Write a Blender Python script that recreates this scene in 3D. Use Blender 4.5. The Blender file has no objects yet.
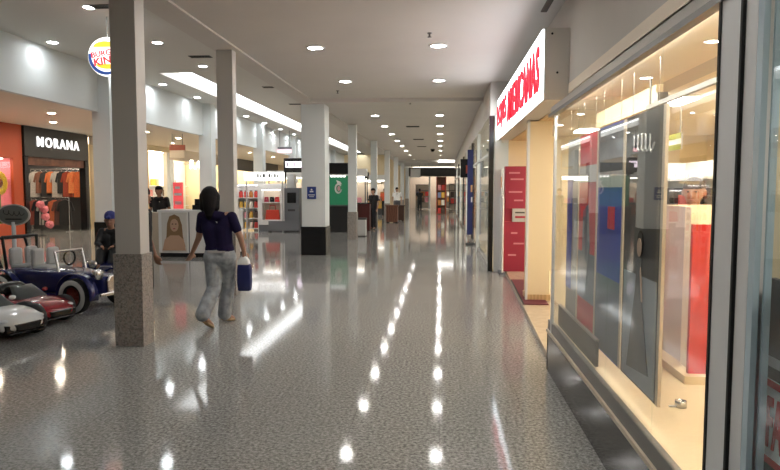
import bpy, bmesh, math, random
from mathutils import Vector, Matrix
random.seed(7)
PI = math.pi
S = bpy.context.scene
COL = S.collection

# ------------------------------------------------------------------ materials
MATS = {}
def mat(name, col, rough=0.6, metal=0.0, emit=None, es=0.0, spec=0.5, noise=0.0, nscale=8.0, bump=0.0, coat=0.0):
    if name in MATS: return MATS[name]
    m = bpy.data.materials.new(name); m.use_nodes = True
    nt = m.node_tree; b = nt.nodes['Principled BSDF']
    c = (col[0], col[1], col[2], 1)
    b.inputs['Base Color'].default_value = c
    b.inputs['Roughness'].default_value = rough
    b.inputs['Metallic'].default_value = metal
    b.inputs['Specular IOR Level'].default_value = spec
    b.inputs['Coat Weight'].default_value = coat
    if emit:
        b.inputs['Emission Color'].default_value = (emit[0], emit[1], emit[2], 1)
        b.inputs['Emission Strength'].default_value = es
    tc = nt.nodes.new('ShaderNodeTexCoord')
    n = nt.nodes.new('ShaderNodeTexNoise'); n.inputs['Scale'].default_value = nscale; n.inputs['Detail'].default_value = 4
    nt.links.new(tc.outputs['Object'], n.inputs['Vector'])
    if noise > 0:
        r = nt.nodes.new('ShaderNodeValToRGB')
        r.color_ramp.elements[0].position = 0.3; r.color_ramp.elements[1].position = 0.7
        r.color_ramp.elements[0].color = tuple(x * (1 - noise) for x in col) + (1,)
        r.color_ramp.elements[1].color = tuple(min(1, x * (1 + noise)) for x in col) + (1,)
        nt.links.new(n.outputs['Fac'], r.inputs['Fac']); nt.links.new(r.outputs['Color'], b.inputs['Base Color'])
    if bump > 0:
        bp = nt.nodes.new('ShaderNodeBump'); bp.inputs['Strength'].default_value = bump; bp.inputs['Distance'].default_value = 0.01
        nt.links.new(n.outputs['Fac'], bp.inputs['Height']); nt.links.new(bp.outputs['Normal'], b.inputs['Normal'])
    MATS[name] = m
    return m

def granite(name, dark, mid, light, scale, rough, tile=None, warm=None, spec=0.5, rvar=False):
    m = bpy.data.materials.new(name); m.use_nodes = True
    nt = m.node_tree; L = nt.links; b = nt.nodes['Principled BSDF']
    tc = nt.nodes.new('ShaderNodeTexCoord')
    n1 = nt.nodes.new('ShaderNodeTexNoise'); n1.inputs['Scale'].default_value = scale; n1.inputs['Detail'].default_value = 5; n1.inputs['Roughness'].default_value = 0.7
    L.new(tc.outputs['Object'], n1.inputs['Vector'])
    r1 = nt.nodes.new('ShaderNodeValToRGB'); e = r1.color_ramp.elements
    e[0].position = 0.36; e[0].color = dark + (1,); e[1].position = 0.64; e[1].color = light + (1,)
    k = e.new(0.5); k.color = mid + (1,)
    L.new(n1.outputs['Fac'], r1.inputs['Fac'])
    out = r1.outputs['Color']
    if warm:
        n2 = nt.nodes.new('ShaderNodeTexNoise'); n2.inputs['Scale'].default_value = scale * 0.55; n2.inputs['Detail'].default_value = 3
        L.new(tc.outputs['Object'], n2.inputs['Vector'])
        mr = nt.nodes.new('ShaderNodeMapRange'); mr.inputs['From Min'].default_value = 0.5; mr.inputs['From Max'].default_value = 0.68
        L.new(n2.outputs['Fac'], mr.inputs['Value'])
        mx = nt.nodes.new('ShaderNodeMix'); mx.data_type = 'RGBA'
        L.new(mr.outputs['Result'], mx.inputs['Factor']); L.new(out, mx.inputs['A']); mx.inputs['B'].default_value = warm + (1,)
        out = mx.outputs['Result']
    if tile:
        br = nt.nodes.new('ShaderNodeTexBrick'); br.offset = 0.0; br.squash = 1.0
        br.inputs['Scale'].default_value = 1.0; br.inputs['Mortar Size'].default_value = 0.004
        br.inputs['Brick Width'].default_value = tile; br.inputs['Row Height'].default_value = tile
        br.inputs['Color1'].default_value = (1, 1, 1, 1); br.inputs['Color2'].default_value = (0.96, 0.96, 0.96, 1); br.inputs['Mortar'].default_value = (0.8, 0.8, 0.8, 1)
        L.new(tc.outputs['Object'], br.inputs['Vector'])
        mx = nt.nodes.new('ShaderNodeMix'); mx.data_type = 'RGBA'; mx.blend_type = 'MULTIPLY'; mx.inputs['Factor'].default_value = 1.0
        L.new(out, mx.inputs['A']); L.new(br.outputs['Color'], mx.inputs['B']); out = mx.outputs['Result']
    L.new(out, b.inputs['Base Color'])
    b.inputs['Roughness'].default_value = rough; b.inputs['Specular IOR Level'].default_value = spec
    if rvar:   # polish varies grain by grain
        rr = nt.nodes.new('ShaderNodeMapRange'); rr.inputs['From Min'].default_value = 0.35; rr.inputs['From Max'].default_value = 0.65
        rr.inputs['To Min'].default_value = rough * 0.55; rr.inputs['To Max'].default_value = rough * 1.6
        L.new(n1.outputs['Fac'], rr.inputs['Value']); L.new(rr.outputs['Result'], b.inputs['Roughness'])
    MATS[name] = m
    return m

def glass(name, tint=(1, 1, 1), r0=0.05, gain=1.0, rough=0.0):
    m = bpy.data.materials.new(name); m.use_nodes = True
    nt = m.node_tree; L = nt.links; nt.nodes.clear()
    g = nt.nodes.new('ShaderNodeNewGeometry')
    d = nt.nodes.new('ShaderNodeVectorMath'); d.operation = 'DOT_PRODUCT'
    L.new(g.outputs['Incoming'], d.inputs[0]); L.new(g.outputs['Normal'], d.inputs[1])
    def M(op, a, bb):
        x = nt.nodes.new('ShaderNodeMath'); x.operation = op; x.use_clamp = op == 'ADD'
        for i, v in enumerate((a, bb)):
            if v is None: continue
            if isinstance(v, (int, float)): x.inputs[i].default_value = v
            else: L.new(v, x.inputs[i])
        return x.outputs[0]
    a = M('ABSOLUTE', d.outputs['Value'], None)
    s = M('SUBTRACT', 1.0, a); p = M('POWER', s, 5.0); q = M('MULTIPLY', p, (1 - r0) * gain); f = M('ADD', q, r0)
    t = nt.nodes.new('ShaderNodeBsdfTransparent'); t.inputs['Color'].default_value = tint + (1,)
    gl = nt.nodes.new('ShaderNodeBsdfGlossy'); gl.inputs['Roughness'].default_value = rough; gl.inputs['Color'].default_value = (1, 1, 1, 1)
    mx = nt.nodes.new('ShaderNodeMixShader'); L.new(f, mx.inputs[0]); L.new(t.outputs[0], mx.inputs[1]); L.new(gl.outputs[0], mx.inputs[2])
    o = nt.nodes.new('ShaderNodeOutputMaterial'); L.new(mx.outputs[0], o.inputs['Surface'])
    MATS[name] = m
    return m

def wood(name, c1, c2, scale=3.0, rough=0.45):
    m = bpy.data.materials.new(name); m.use_nodes = True
    nt = m.node_tree; L = nt.links; b = nt.nodes['Principled BSDF']
    tc = nt.nodes.new('ShaderNodeTexCoord'); w = nt.nodes.new('ShaderNodeTexWave')
    w.inputs['Scale'].default_value = scale; w.inputs['Distortion'].default_value = 5; w.inputs['Detail'].default_value = 3
    L.new(tc.outputs['Object'], w.inputs['Vector'])
    r = nt.nodes.new('ShaderNodeValToRGB'); r.color_ramp.elements[0].color = c1 + (1,); r.color_ramp.elements[1].color = c2 + (1,)
    L.new(w.outputs['Fac'], r.inputs['Fac']); L.new(r.outputs['Color'], b.inputs['Base Color'])
    b.inputs['Roughness'].default_value = rough
    MATS[name] = m
    return m

floor_m = granite('granite_floor', (0.13, 0.13, 0.125), (0.29, 0.285, 0.272), (0.47, 0.465, 0.445), 44.0, 0.065, tile=0.6, spec=0.2, rvar=True)
gran_m = granite('granite_cladding', (0.15, 0.14, 0.128), (0.31, 0.285, 0.26), (0.48, 0.435, 0.39), 55.0, 0.35, warm=(0.40, 0.33, 0.29))
ceil_m = mat('ceiling_paint', (0.66, 0.62, 0.585), 0.85, noise=0.02, nscale=1.5)
ceil2_m = mat('ceiling_paint_white', (0.72, 0.70, 0.66), 0.85)
soffit_m = mat('soffit_paint', (0.88, 0.78, 0.64), 0.8)
wall_m = mat('wall_paint_taupe', (0.60, 0.565, 0.52), 0.85, noise=0.02, nscale=2)
white_m = mat('white_paint', (0.76, 0.79, 0.79), 0.7)
colm_m = mat('column_paint', (0.60, 0.575, 0.54), 0.6)
cream_m = mat('cream_paint', (0.86, 0.72, 0.48), 0.6)
beige_m = mat('beige_panel', (0.68, 0.58, 0.46), 0.6)
creamfl_m = mat('cream_laminate', (0.66, 0.54, 0.36), 0.4, noise=0.05, nscale=4)
black_m = mat('black_gloss', (0.012, 0.012, 0.013), 0.25)
blackmat_m = mat('black_matte', (0.016, 0.016, 0.017), 0.7)
dark_m = mat('dark_grey', (0.06, 0.06, 0.062), 0.5)
alu_m = mat('grey_aluminium', (0.82, 0.83, 0.83), 0.5, metal=0.1)
alu_dark_m = mat('dull_aluminium', (0.20, 0.195, 0.185), 0.4, metal=0.4)
steel_m = mat('steel', (0.62, 0.62, 0.62), 0.25, metal=0.9)
stone_m = granite('black_polished_stone', (0.010, 0.010, 0.010), (0.022, 0.021, 0.02), (0.06, 0.055, 0.05), 80.0, 0.12)
lamp_m = mat('lamp_lens', (1, 1, 1), 0.5, emit=(1.0, 0.975, 0.93), es=60.0)
lampc_m = mat('lamp_lens_cool', (1, 1, 1), 0.5, emit=(0.92, 0.975, 1.0), es=52.0)
lampw_m = mat('lamp_lens_warm', (1, 1, 1), 0.5, emit=(1.0, 0.86, 0.66), es=125.0)
cove_m = mat('cove_tube', (1, 1, 1), 0.5, emit=(0.95, 0.985, 1.0), es=1.8)
strip_m = mat('white_strip_lamp', (1, 1, 1), 0.5, emit=(1.0, 0.98, 0.94), es=4.0)
panelw_m = mat('warm_panel_lamp', (1, 1, 1), 0.5, emit=(1.0, 0.89, 0.72), es=4.2)
paneln_m = mat('neutral_panel_lamp', (1, 1, 1), 0.5, emit=(1.0, 0.93, 0.82), es=4.0)
glass_m = glass('clear_glass', (0.97, 0.985, 0.98), 0.03, 0.6)
glassb_m = glass('green_tinted_glass', (0.93, 0.97, 0.98), 0.05, 0.6)
edge_m = mat('glass_edge', (0.52, 0.66, 0.73), 0.2)
red_m = mat('red', (0.55, 0.03, 0.03), 0.5)
crim_m = mat('crimson_card', (0.33, 0.018, 0.05), 0.5)
maroon_m = mat('maroon_mat', (0.12, 0.015, 0.025), 0.8)
navy_m = mat('navy', (0.012, 0.018, 0.11), 0.5)
blue_m = mat('blue', (0.03, 0.06, 0.26), 0.45)
white_pl = mat('white_plastic', (0.85, 0.85, 0.84), 0.35)
grey_pl = mat('grey_plastic', (0.17, 0.18, 0.20), 0.5)
greyl_m = mat('light_grey_plastic', (0.5, 0.5, 0.49), 0.5)
rubber_m = mat('rubber', (0.015, 0.015, 0.015), 0.75)
skin_m = mat('skin', (0.42, 0.235, 0.16), 0.55)
skind_m = mat('skin_tanned', (0.33, 0.17, 0.105), 0.55)
hair_m = mat('black_hair', (0.006, 0.005, 0.006), 0.7, spec=.2, noise=0.3, nscale=60)
wood_m = wood('red_brown_wood', (0.10, 0.035, 0.02), (0.20, 0.075, 0.04))
woodl_m = wood('light_wood', (0.55, 0.36, 0.17), (0.68, 0.47, 0.24), 6)

# ------------------------------------------------------------------ mesh builder
class MB:
    def __init__(s): s.v = []; s.f = []; s.mi = []; s.mats = []; s.sm = []
    def _m(s, m):
        if m not in s.mats: s.mats.append(m)
        return s.mats.index(m)
    def add(s, vs, fs, m, smooth=False):
        o = len(s.v); s.v += [tuple(v) for v in vs]; i = s._m(m)
        for f in fs: s.f.append([o + k for k in f]); s.mi.append(i); s.sm.append(smooth)
        return s
    def box(s, x0, x1, y0, y1, z0, z1, m, M=None):
        vs = [Vector(p) for p in ((x0,y0,z0),(x1,y0,z0),(x1,y1,z0),(x0,y1,z0),(x0,y0,z1),(x1,y0,z1),(x1,y1,z1),(x0,y1,z1))]
        if M: vs = [M @ v for v in vs]
        return s.add(vs, [(0,3,2,1),(4,5,6,7),(0,1,5,4),(1,2,6,5),(2,3,7,6),(3,0,4,7)], m)
    def tube(s, p0, p1, r0, m, r1=None, n=16, caps=True, smooth=True):
        r1 = r0 if r1 is None else r1
        p0 = Vector(p0); p1 = Vector(p1); d = (p1 - p0).normalized()
        a = d.orthogonal().normalized(); b = d.cross(a)
        vs = []
        for p, r in ((p0, r0), (p1, r1)):
            for k in range(n):
                t = 2 * PI * k / n; vs.append(p + (a * math.cos(t) + b * math.sin(t)) * r)
        s.add(vs, [(k, (k+1) % n, n + (k+1) % n, n + k) for k in range(n)], m, smooth)
        if caps:
            s.add(vs[:n][::-1], [tuple(range(n))], m); s.add(vs[n:], [tuple(range(n))], m)
        return s
    def path(s, pts, r, m, n=10):
        for a, b in zip(pts[:-1], pts[1:]): s.tube(a, b, r, m, n=n)
        for p in pts[1:-1]: s.ball(p, r, m, 8, 6)
        return s
    def ball(s, c, r, m, nu=16, nv=10, M=None):
        c = Vector(c); rr = r if hasattr(r, '__len__') else (r, r, r)
        vs = []; fs = []
        for j in range(nv + 1):
            ph = PI * j / nv
            for i in range(nu):
                t = 2 * PI * i / nu
                p = Vector((rr[0]*math.sin(ph)*math.cos(t), rr[1]*math.sin(ph)*math.sin(t), rr[2]*math.cos(ph)))
                if M: p = M @ p
                vs.append(c + p)
        for j in range(nv):
            for i in range(nu): fs.append((j*nu+i, (j+1)*nu+i, (j+1)*nu+(i+1)%nu, j*nu+(i+1)%nu))
        return s.add(vs, fs, m, True)
    def lathe(s, prof, m, n=24, c=(0,0,0), axis='z', smooth=True):
        vs = []; fs = []
        for r, h in prof:
            for i in range(n):
                t = 2*PI*i/n; x, y, z = r*math.cos(t), r*math.sin(t), h
                if axis == 'x': x, y, z = z, x, y
                if axis == 'y': x, y, z = y, z, x
                vs.append((c[0]+x, c[1]+y, c[2]+z))
        for j in range(len(prof)-1):
            for i in range(n): fs.append((j*n+i, j*n+(i+1)%n, (j+1)*n+(i+1)%n, (j+1)*n+i))
        return s.add(vs, fs, m, smooth)
    def prism(s, poly, d, m, O, X, Y, smooth=False):
        """closed polygon (2-D) in the frame O,X,Y pushed along -X x Y by d"""
        O = Vector(O); X = Vector(X); Y = Vector(Y); N = X.cross(Y)
        n = len(poly); f = [O + X*a + Y*b for a, b in poly]; g = [p - N*d for p in f]
        s.add(f + g, [tuple(range(n)), tuple(range(2*n-1, n-1, -1))] + [(k, n+k, n+(k+1)%n, (k+1)%n) for k in range(n)], m, smooth)
        return s
    def loft(s, rings, m, caps=True, smooth=True):
        n = len(rings[0]); vs = [p for r in rings for p in r]; fs = []
        for j in range(len(rings)-1):
            for k in range(n): fs.append((j*n+k, j*n+(k+1)%n, (j+1)*n+(k+1)%n, (j+1)*n+k))
        if caps: fs += [tuple(range(n-1, -1, -1)), tuple((len(rings)-1)*n + k for k in range(n))]
        return s.add(vs, fs, m, smooth)
    def build(s, name, parent=None, bevel=0.0, sub=0):
        me = bpy.data.meshes.new(name); me.from_pydata(s.v, [], s.f)
        for m in s.mats: me.materials.append(m)
        me.polygons.foreach_set('material_index', s.mi); me.polygons.foreach_set('use_smooth', s.sm); me.update()
        bm = bmesh.new(); bm.from_mesh(me); bmesh.ops.recalc_face_normals(bm, faces=bm.faces); bm.to_mesh(me); bm.free()
        o = bpy.data.objects.new(name, me); COL.objects.link(o)
        if parent: o.parent = parent
        if bevel > 0:
            b = o.modifiers.new('Bevel', 'BEVEL'); b.width = bevel; b.segments = 2; b.limit_method = 'ANGLE'
        if sub:
            b = o.modifiers.new('Sub', 'SUBSURF'); b.levels = sub; b.render_levels = sub
        return o

def tag(o, label=None, cat=None, group=None, kind=None):
    if label: o['label'] = label
    if cat: o['category'] = cat
    if group: o['group'] = group
    if kind: o['kind'] = kind
    return o
def thing(name, label, cat, loc=(0,0,0), rz=0.0, group=None):
    o = bpy.data.objects.new(name, None); COL.objects.link(o); o.empty_display_size = 0.1
    o.location = loc; o.rotation_euler = (0, 0, rz)
    return tag(o, label, cat, group)
def dup(root, loc, rz=None, label=None, group=None):
    r = root.copy(); COL.objects.link(r); r.location = loc
    if rz is not None: r.rotation_euler = (0, 0, rz)
    if label: r['label'] = label
    if group: r['group'] = group
    for ch in list(root.children):
        c = ch.copy(); COL.objects.link(c); c.parent = r
        for g in ch.children:
            d = g.copy(); COL.objects.link(d); d.parent = c
    return r
def B(name, b, m, parent=None, bevel=0.0):
    return MB().box(*b, m).build(name, parent, bevel)
def struct(name, mb, label=None, cat=None):
    o = mb.build(name); o['kind'] = 'structure'
    return tag(o, label, cat)
def ellipse(rx, ry, n=32, a0=0.0, a1=2*PI, c=(0,0)):
    full = abs(a1-a0-2*PI) < 1e-6
    k = n if full else n+1
    return [(c[0]+rx*math.cos(a0+(a1-a0)*i/n), c[1]+ry*math.sin(a0+(a1-a0)*i/n)) for i in range(k)]

def text(name, s, m, parent, O, X, Y, height, width=None, depth=0.01, bold=0.0, shear=0.0, spacing=1.0):
    cu = bpy.data.curves.new(name, 'FONT'); cu.body = s; cu.size = 1.0; cu.extrude = 0.5; cu.offset = bold; cu.shear = shear
    cu.align_x = 'CENTER'; cu.align_y = 'BOTTOM_BASELINE'; cu.resolution_u = 3; cu.space_character = spacing
    t = bpy.data.objects.new(name, cu); COL.objects.link(t)
    dg = bpy.context.evaluated_depsgraph_get(); me = bpy.data.meshes.new_from_object(t.evaluated_get(dg))
    COL.objects.unlink(t); bpy.data.objects.remove(t)
    xs = [v.co.x for v in me.vertices]; ys = [v.co.y for v in me.vertices]
    x0, x1, y0, y1 = min(xs), max(xs), min(ys), max(ys)
    sy = height/(y1-y0); sx = sy if width is None else width/(x1-x0)
    O = Vector(O); X = Vector(X); Y = Vector(Y); N = X.cross(Y)
    for v in me.vertices:
        c = v.co.copy(); v.co = O + X*((c.x-(x0+x1)/2)*sx) + Y*((c.y-(y0+y1)/2)*sy) + N*(c.z*depth)
    me.materials.clear(); me.materials.append(m)
    o = bpy.data.objects.new(name, me); COL.objects.link(o)
    if parent: o.parent = parent
    return o

def scribble(name, m, parent, O, X, Y, w, h, r, n=34, loops=5.0):
    O = Vector(O); X = Vector(X); Y = Vector(Y)
    pts = [O + X*(w*(k/(n-1)-.5) + .02*math.cos(loops*2*PI*k/(n-1))) + Y*(h*(.35+.15*math.sin(k*.9))*math.sin(loops*2*PI*k/(n-1))) for k in range(n)]
    return MB().path(pts, r, m, 6).build(name, parent)
def organic(name, segs, m, parent=None, voxel=0.012, smooth=4):
    """one continuous surface grown round tapered limbs: segs = (p0, r0, p1, r1)"""
    mb = MB()
    for p0, r0, p1, r1 in segs:
        p0 = Vector(p0); p1 = Vector(p1)
        mb.ball(p0, r0, m, 14, 8); mb.ball(p1, r1, m, 14, 8)
        if (p1-p0).length > 1e-4: mb.tube(p0, p1, r0, m, r1=r1, n=14)
    o = mb.build(name, parent)
    r = o.modifiers.new('R', 'REMESH'); r.mode = 'VOXEL'; r.voxel_size = voxel; r.use_smooth_shade = True
    sm = o.modifiers.new('S', 'SMOOTH'); sm.iterations = smooth; sm.factor = 0.5
    dg = bpy.context.evaluated_depsgraph_get(); me = bpy.data.meshes.new_from_object(o.evaluated_get(dg))
    o.modifiers.clear(); old = o.data; o.data = me; bpy.data.meshes.remove(old)
    me.materials.clear(); me.materials.append(m)
    for p in me.polygons: p.use_smooth = True
    return o
ORD = 'first second third fourth fifth sixth seventh eighth ninth tenth eleventh twelfth thirteenth fourteenth fifteenth sixteenth seventeenth eighteenth nineteenth twentieth'.split()
XW, ZU = (0, 1, 0), (0, 0, 1)     # writing on a face that looks towards +x
XE = (0, -1, 0)                   # writing on a face that looks towards -x
XS = (1, 0, 0)                    # writing on a face that looks towards -y

# ------------------------------------------------------------------ setting
Y0, YE = -7.0, 58.0
struct('floor', MB().box(-19, 8, Y0, YE + 8, -0.12, 0.0, floor_m), 'speckled grey polished granite floor of the shopping corridor', 'floor')
struct('ceiling', MB().box(-3.36, 1.6, Y0, 45.0, 3.70, 3.84, ceil_m), 'flat taupe plaster ceiling above the main walkway', 'ceiling')
struct('ceiling_far', MB().box(-3.36, 8.0, 45.0, YE + 8, 3.55, 3.84, ceil2_m))
c = MB()
CX0, CX1, CY0, CY1 = -8.25, -7.25, 18.4, 62.0
c.box(-9.6, CX0, Y0, YE + 8, 5.0, 5.12, ceil2_m).box(CX1, -3.36, Y0, YE + 8, 5.0, 5.12, ceil2_m)
c.box(CX0, CX1, Y0, CY0, 5.0, 5.12, ceil2_m).box(CX0, CX1, CY1, YE + 8, 5.0, 5.12, ceil2_m)
c.box(CX0 - .1, CX1 + .1, CY0 - .1, CY1 + .1, 5.32, 5.4, ceil2_m)
c.box(CX0 - .1, CX0, CY0 - .1, CY1 + .1, 5.12, 5.32, ceil2_m).box(CX1, CX1 + .1, CY0 - .1, CY1 + .1, 5.12, 5.32, ceil2_m)
c.box(CX0, CX1, CY0 - .1, CY0, 5.12, 5.32, ceil2_m).box(CX0, CX1, CY1, CY1 + .1, 5.12, 5.32, ceil2_m)
struct('ceiling_left', c, 'high white ceiling with a long recessed cove over the kiosks', 'ceiling')
struct('ceiling_soffit', MB().box(-18.6, -9.58, Y0, YE + 8, 3.74, 3.86, soffit_m), 'low beige ceiling in front of the shopfronts', 'ceiling')
struct('trim_1', MB().box(-3.40, -3.02, Y0, YE + 8, 3.675, 5.12, ceil_m), 'long beam carried by the row of square columns', 'beam')
struct('wall_left', MB().box(-9.58, -9.42, Y0, YE + 8, 3.74, 5.0, white_m), 'tall white bulkhead over the shopfronts', 'wall')
struct('wall_right', MB().box(1.36, 1.6, Y0, 12.7, 2.60, 3.70, wall_m).box(1.36, 1.6, Y0, 5.75, 2.30, 2.60, wall_m), 'taupe wall above the shop windows', 'wall')
struct('trim_2', MB().box(0.95, 0.975, Y0, 5.75, 2.262, 2.30, wall_m).box(0.95, 1.36, Y0, 5.75, 2.30, 2.32, wall_m).box(0.93, 0.975, Y0, 5.75, 2.235, 2.262, alu_dark_m), 'ledge and dark rail along the glass top', 'trim')
struct('wall_back', MB().box(-19, 8, Y0 - .15, Y0, 0, 5.2, wall_m))
struct('trim_3', MB().box(1.15, 1.22, 5.0, 7.8, 3.688, 3.70, black_m), 'dark slot diffuser in the ceiling next to the wall', 'trim')
struct('wall_far_right', MB().box(0.94, 1.06, 12.7, 45, 3.05, 3.70, wall_m).box(1.06, 1.6, 12.7, 12.82, 3.05, 3.7, wall_m), 'bulkhead above the far shop windows', 'wall')
struct('trim_7', MB().box(-3.02, 1.36, 14.8, 15.05, 3.62, 3.70, ceil_m), 'shallow transverse beam across the walkway ceiling', 'beam')
# columns of the walkway row
def column(y, granite_base, x0=-3.28, x1=-2.98, base_h=0.95, dy=0.30, label='', top=3.68, shaft=colm_m):
    t = thing('column', label, 'column', ((x0+x1)/2, y+dy/2, 0)); t['kind'] = 'structure'
    w = (x1-x0)/2; h = dy/2
    B('column_shaft', (-w+.02*granite_base, w-.02*granite_base, -h+.02*granite_base, h-.02*granite_base, base_h, top), shaft, t)
    if granite_base:
        B('granite_base', (-w, w, -h, h, 0, base_h), gran_m, t)
    else:
        B('black_base', (-w-.02, w+.02, -h-.02, h+.02, 0, base_h), black_m, t)
    return t
column(6.22, True, -3.315, -3.015, dy=.24, label='grey square column with granite base beside the toy cars')
column(9.42, True, -3.37, -3.09, dy=.22, label='grey square column standing behind the walking woman')
c3 = column(15.5, False, -3.41, -2.83, 0.70, 0.6, 'wide white column with black base and a small blue sign', shaft=white_m)
bs = thing('notice_sign', 'small blue notice sign on the wide white column', 'sign', (-3.16, 15.495, 1.52))
B('plate', (-.11, .11, -.012, 0, -.14, .16), blue_m, bs)
MB().ball((0, -.014, .09), (.022, .006, .022), white_pl).box(-.045, .045, -.018, -.012, .025, .06, white_pl).build('symbol', bs)
MB().box(-.08, .08, -.016, -.012, -.05, -.03, white_pl).box(-.06, .06, -.016, -.012, -.09, -.075, white_pl).build('text_line', bs)
for i, y in enumerate((20.4, 27.0, 33.6, 40.2, 46.8, 53.4)):
    column(y, True, -3.0, -2.7, 0.9, 0.3, ['slim white column next to the green panelled kiosk', 'slim white column by the seated people', 'slim white column behind the wooden planter', 'fourth slim white column after the green kiosk', 'fifth slim white column after the green kiosk', 'most distant slim white column of the walkway row'][i], shaft=white_m)
for i, y in enumerate((9.8, 17.1, 24.9, 32.3, 39.8, 47.2, 54.6)):
    column(y, False, -9.6, -9.1, 0.7, 0.5, 'white column with black base under the bulkhead, %s of its row' % ORD[i], 5.0, white_m)

# ------------------------------------------------------------------ lamps
def downlight(loc, label, group, m=lamp_m, r=0.105):
    t = thing('downlight', label, 'ceiling light', loc, 0, group)
    MB().lathe([(r, 0.0), (r+.035, 0.0), (r+.035, -.008), (r+.005, -.014), (r, -.004), (r, 0)], white_pl).build('trim_ring', t)
    MB().lathe([(0.001, -.004), (r, -.004), (r, 0.0), (0.001, 0.0)], m, 20, smooth=False).build('lens', t)
    return t
protos = {}
def lights(key, xs, ys, z, what, group, m, r=0.105):
    n = 0
    for y in ys:
        for x in (xs if hasattr(xs, '__len__') else (xs,)):
            lab = 'round recessed downlight, %s along the ceiling row %s' % (ORD[n], what); n += 1
            if key not in protos: protos[key] = downlight((x, y, z), lab, group, m, r)
            else: dup(protos[key], (x, y, z), 0, lab, group)
ys_main = [0.6, 3.6, 6.55, 9.5, 12.45, 15.3, 18.15, 21.15, 24.15, 27.4, 30.6, 34.2, 38.5, 43.5]
lights('main', -0.06, ys_main, 3.699, 'over the middle of the walkway', 'downlights over the walkway middle', lamp_m)
lights('main', -1.87, ys_main, 3.699, 'between the walkway middle and the columns', 'downlights beside the column row', lamp_m)
lights('cool', -8.98, [8.5, 11.45, 14.4, 17.35, 20.3, 23.2, 26.2, 29.2, 32.3, 35.5, 38.8, 42.2], 4.999, 'along the white bulkhead', 'downlights along the bulkhead', lampc_m, 0.11)
lights('cool', -6.57, [5.9, 8.8, 11.73, 14.6, 17.44], 4.999, 'of the high ceiling before the cove', 'downlights before the cove', lampc_m, 0.11)
lights('warm', -10.9, [14.4, 17.3, 20.2, 23.1, 26.0, 29.0, 32.0, 36.0, 41.0, 47.0], 3.739, 'under the beige soffit, outer side', 'soffit downlights, outer row', lampw_m)
lights('warm', -12.3, [16.6, 19.6, 22.6, 25.6, 28.7, 32.2, 37.0, 43.0], 3.739, 'under the beige soffit, by the shopfronts', 'soffit downlights, shopfront row', lampw_m)
t = thing('cove_light', 'long white cove light recessed in the high ceiling', 'ceiling light', (-7.95, 0, 5.24))
B('diffuser', (-.27, .62, 18.7, 61.9, 0.0, .05), cove_m, t)
t = thing('strip_light', 'white strip light across the ceiling at the corridor end', 'ceiling light', (0, 44.9, 3.60))
B('diffuser', (-.2, .88, -.05, .05, -.05, .05), strip_m, t); B('housing', (-.22, .9, .05, .09, -.07, .09), white_pl, t)
# ceiling vents and small fittings
def vent(loc, label, w=.28, d=.12):
    t = thing('air_vent', label, 'vent', loc, 0, 'dark ceiling vents')
    B('frame', (-w, w, -d, d, -.012, 0), dark_m, t)
    s = MB()
    for k in range(4): s.box(-w+.02, w-.02, -d+.03+k*.05, -d+.045+k*.05, -.022, -.012, black_m)
    s.build('slats', t)
for i, (x, y) in enumerate(((-6.24, 11.7), (-6.16, 16.2), (-5.64, 21.1), (-5.76, 25.3))):
    vent((x, y, 4.999), 'dark slotted air vent in the high ceiling, %s from the viewer' % ORD[i])
for i, y in enumerate((21.3, 26.6, 31.0)):
    vent((-.95, y, 3.699), 'dark linear vent between two downlight rows, %s from the viewer' % ORD[i], .22, .12)
def sprinkler(loc, label):
    t = thing('sprinkler', label, 'sprinkler', loc, 0, 'ceiling sprinklers')
    MB().lathe([(.001, 0), (.035, 0), (.03, -.012), (.012, -.02), (.012, -.05), (.028, -.055), (.028, -.062), (.001, -.062)], alu_dark_m, 14).build('head', t)
for i, (x, y, z) in enumerate(((-.17, 8.75, 3.703), (-.75, 15.4, 3.703), (-2.2, 13.6, 3.703))):
    sprinkler((x, y, z), ['small dark sprinkler just before a walkway downlight', 'small sprinkler in the pink lit part of the ceiling', 'small sprinkler near the column side of the ceiling'][i])
sprinkler((-6.9, 11.0, 5.003), 'small dark sprinkler in the high ceiling above the toy cars')
t = thing('dome_camera', 'small black dome camera on the far ceiling', 'camera', (-.45, 33.0, 3.703))
MB().lathe([(.001, 0), (.11, 0), (.11, -.04), (.09, -.1), (.05, -.14), (.001, -.15)], black_m, 18).build('dome', t)

# ------------------------------------------------------------------ round hanging sign
t = thing('hanging_sign', 'round lit fast food sign hung by a rod, white with yellow and red', 'sign', (-6.6, 12.4, 4.22))
sw = mat('sign_white_lit', (.9, .9, .9), .4, emit=(1, .98, .95), es=.85)
sy = mat('sign_yellow_lit', (.8, .5, .02), .4, emit=(.9, .55, .05), es=.55)
sr = mat('sign_red_lit', (.6, .03, .03), .4, emit=(.75, .04, .05), es=.55)
sb = mat('sign_blue_lit', (.03, .08, .3), .4, emit=(.03, .08, .3), es=.3)
MB().lathe([(.001, -.06), (.37, -.06), (.385, 0), (.37, .06), (.001, .06)], sw, 40, axis='y').build('disc', t)
cres = ellipse(.36, .36, 24, PI*.95, PI*1.92) + ellipse(.325, .315, 24, PI*1.92, PI*.95, (.02, .015))
MB().prism(cres, .012, sb, (0, -.07, 0), XS, ZU).build('crescent', t)
MB().prism(ellipse(.24, .12, 20, 0.05, PI-.05, (-.02, .175)), .012, sy, (0, -.07, 0), XS, ZU).build('bun_top', t)
MB().prism(ellipse(.24, .10, 20, PI+.05, 2*PI-.05, (.03, -.145)), .012, sy, (0, -.07, 0), XS, ZU).build('bun_bottom', t)
tx = Vector((math.cos(.16), 0, math.sin(.16))); ty = Vector((-math.sin(.16), 0, math.cos(.16)))
text('lettering', 'BURGER', sr, t, (0, -.075, .07), tx, ty, .115, .60, .012, .022)
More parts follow.
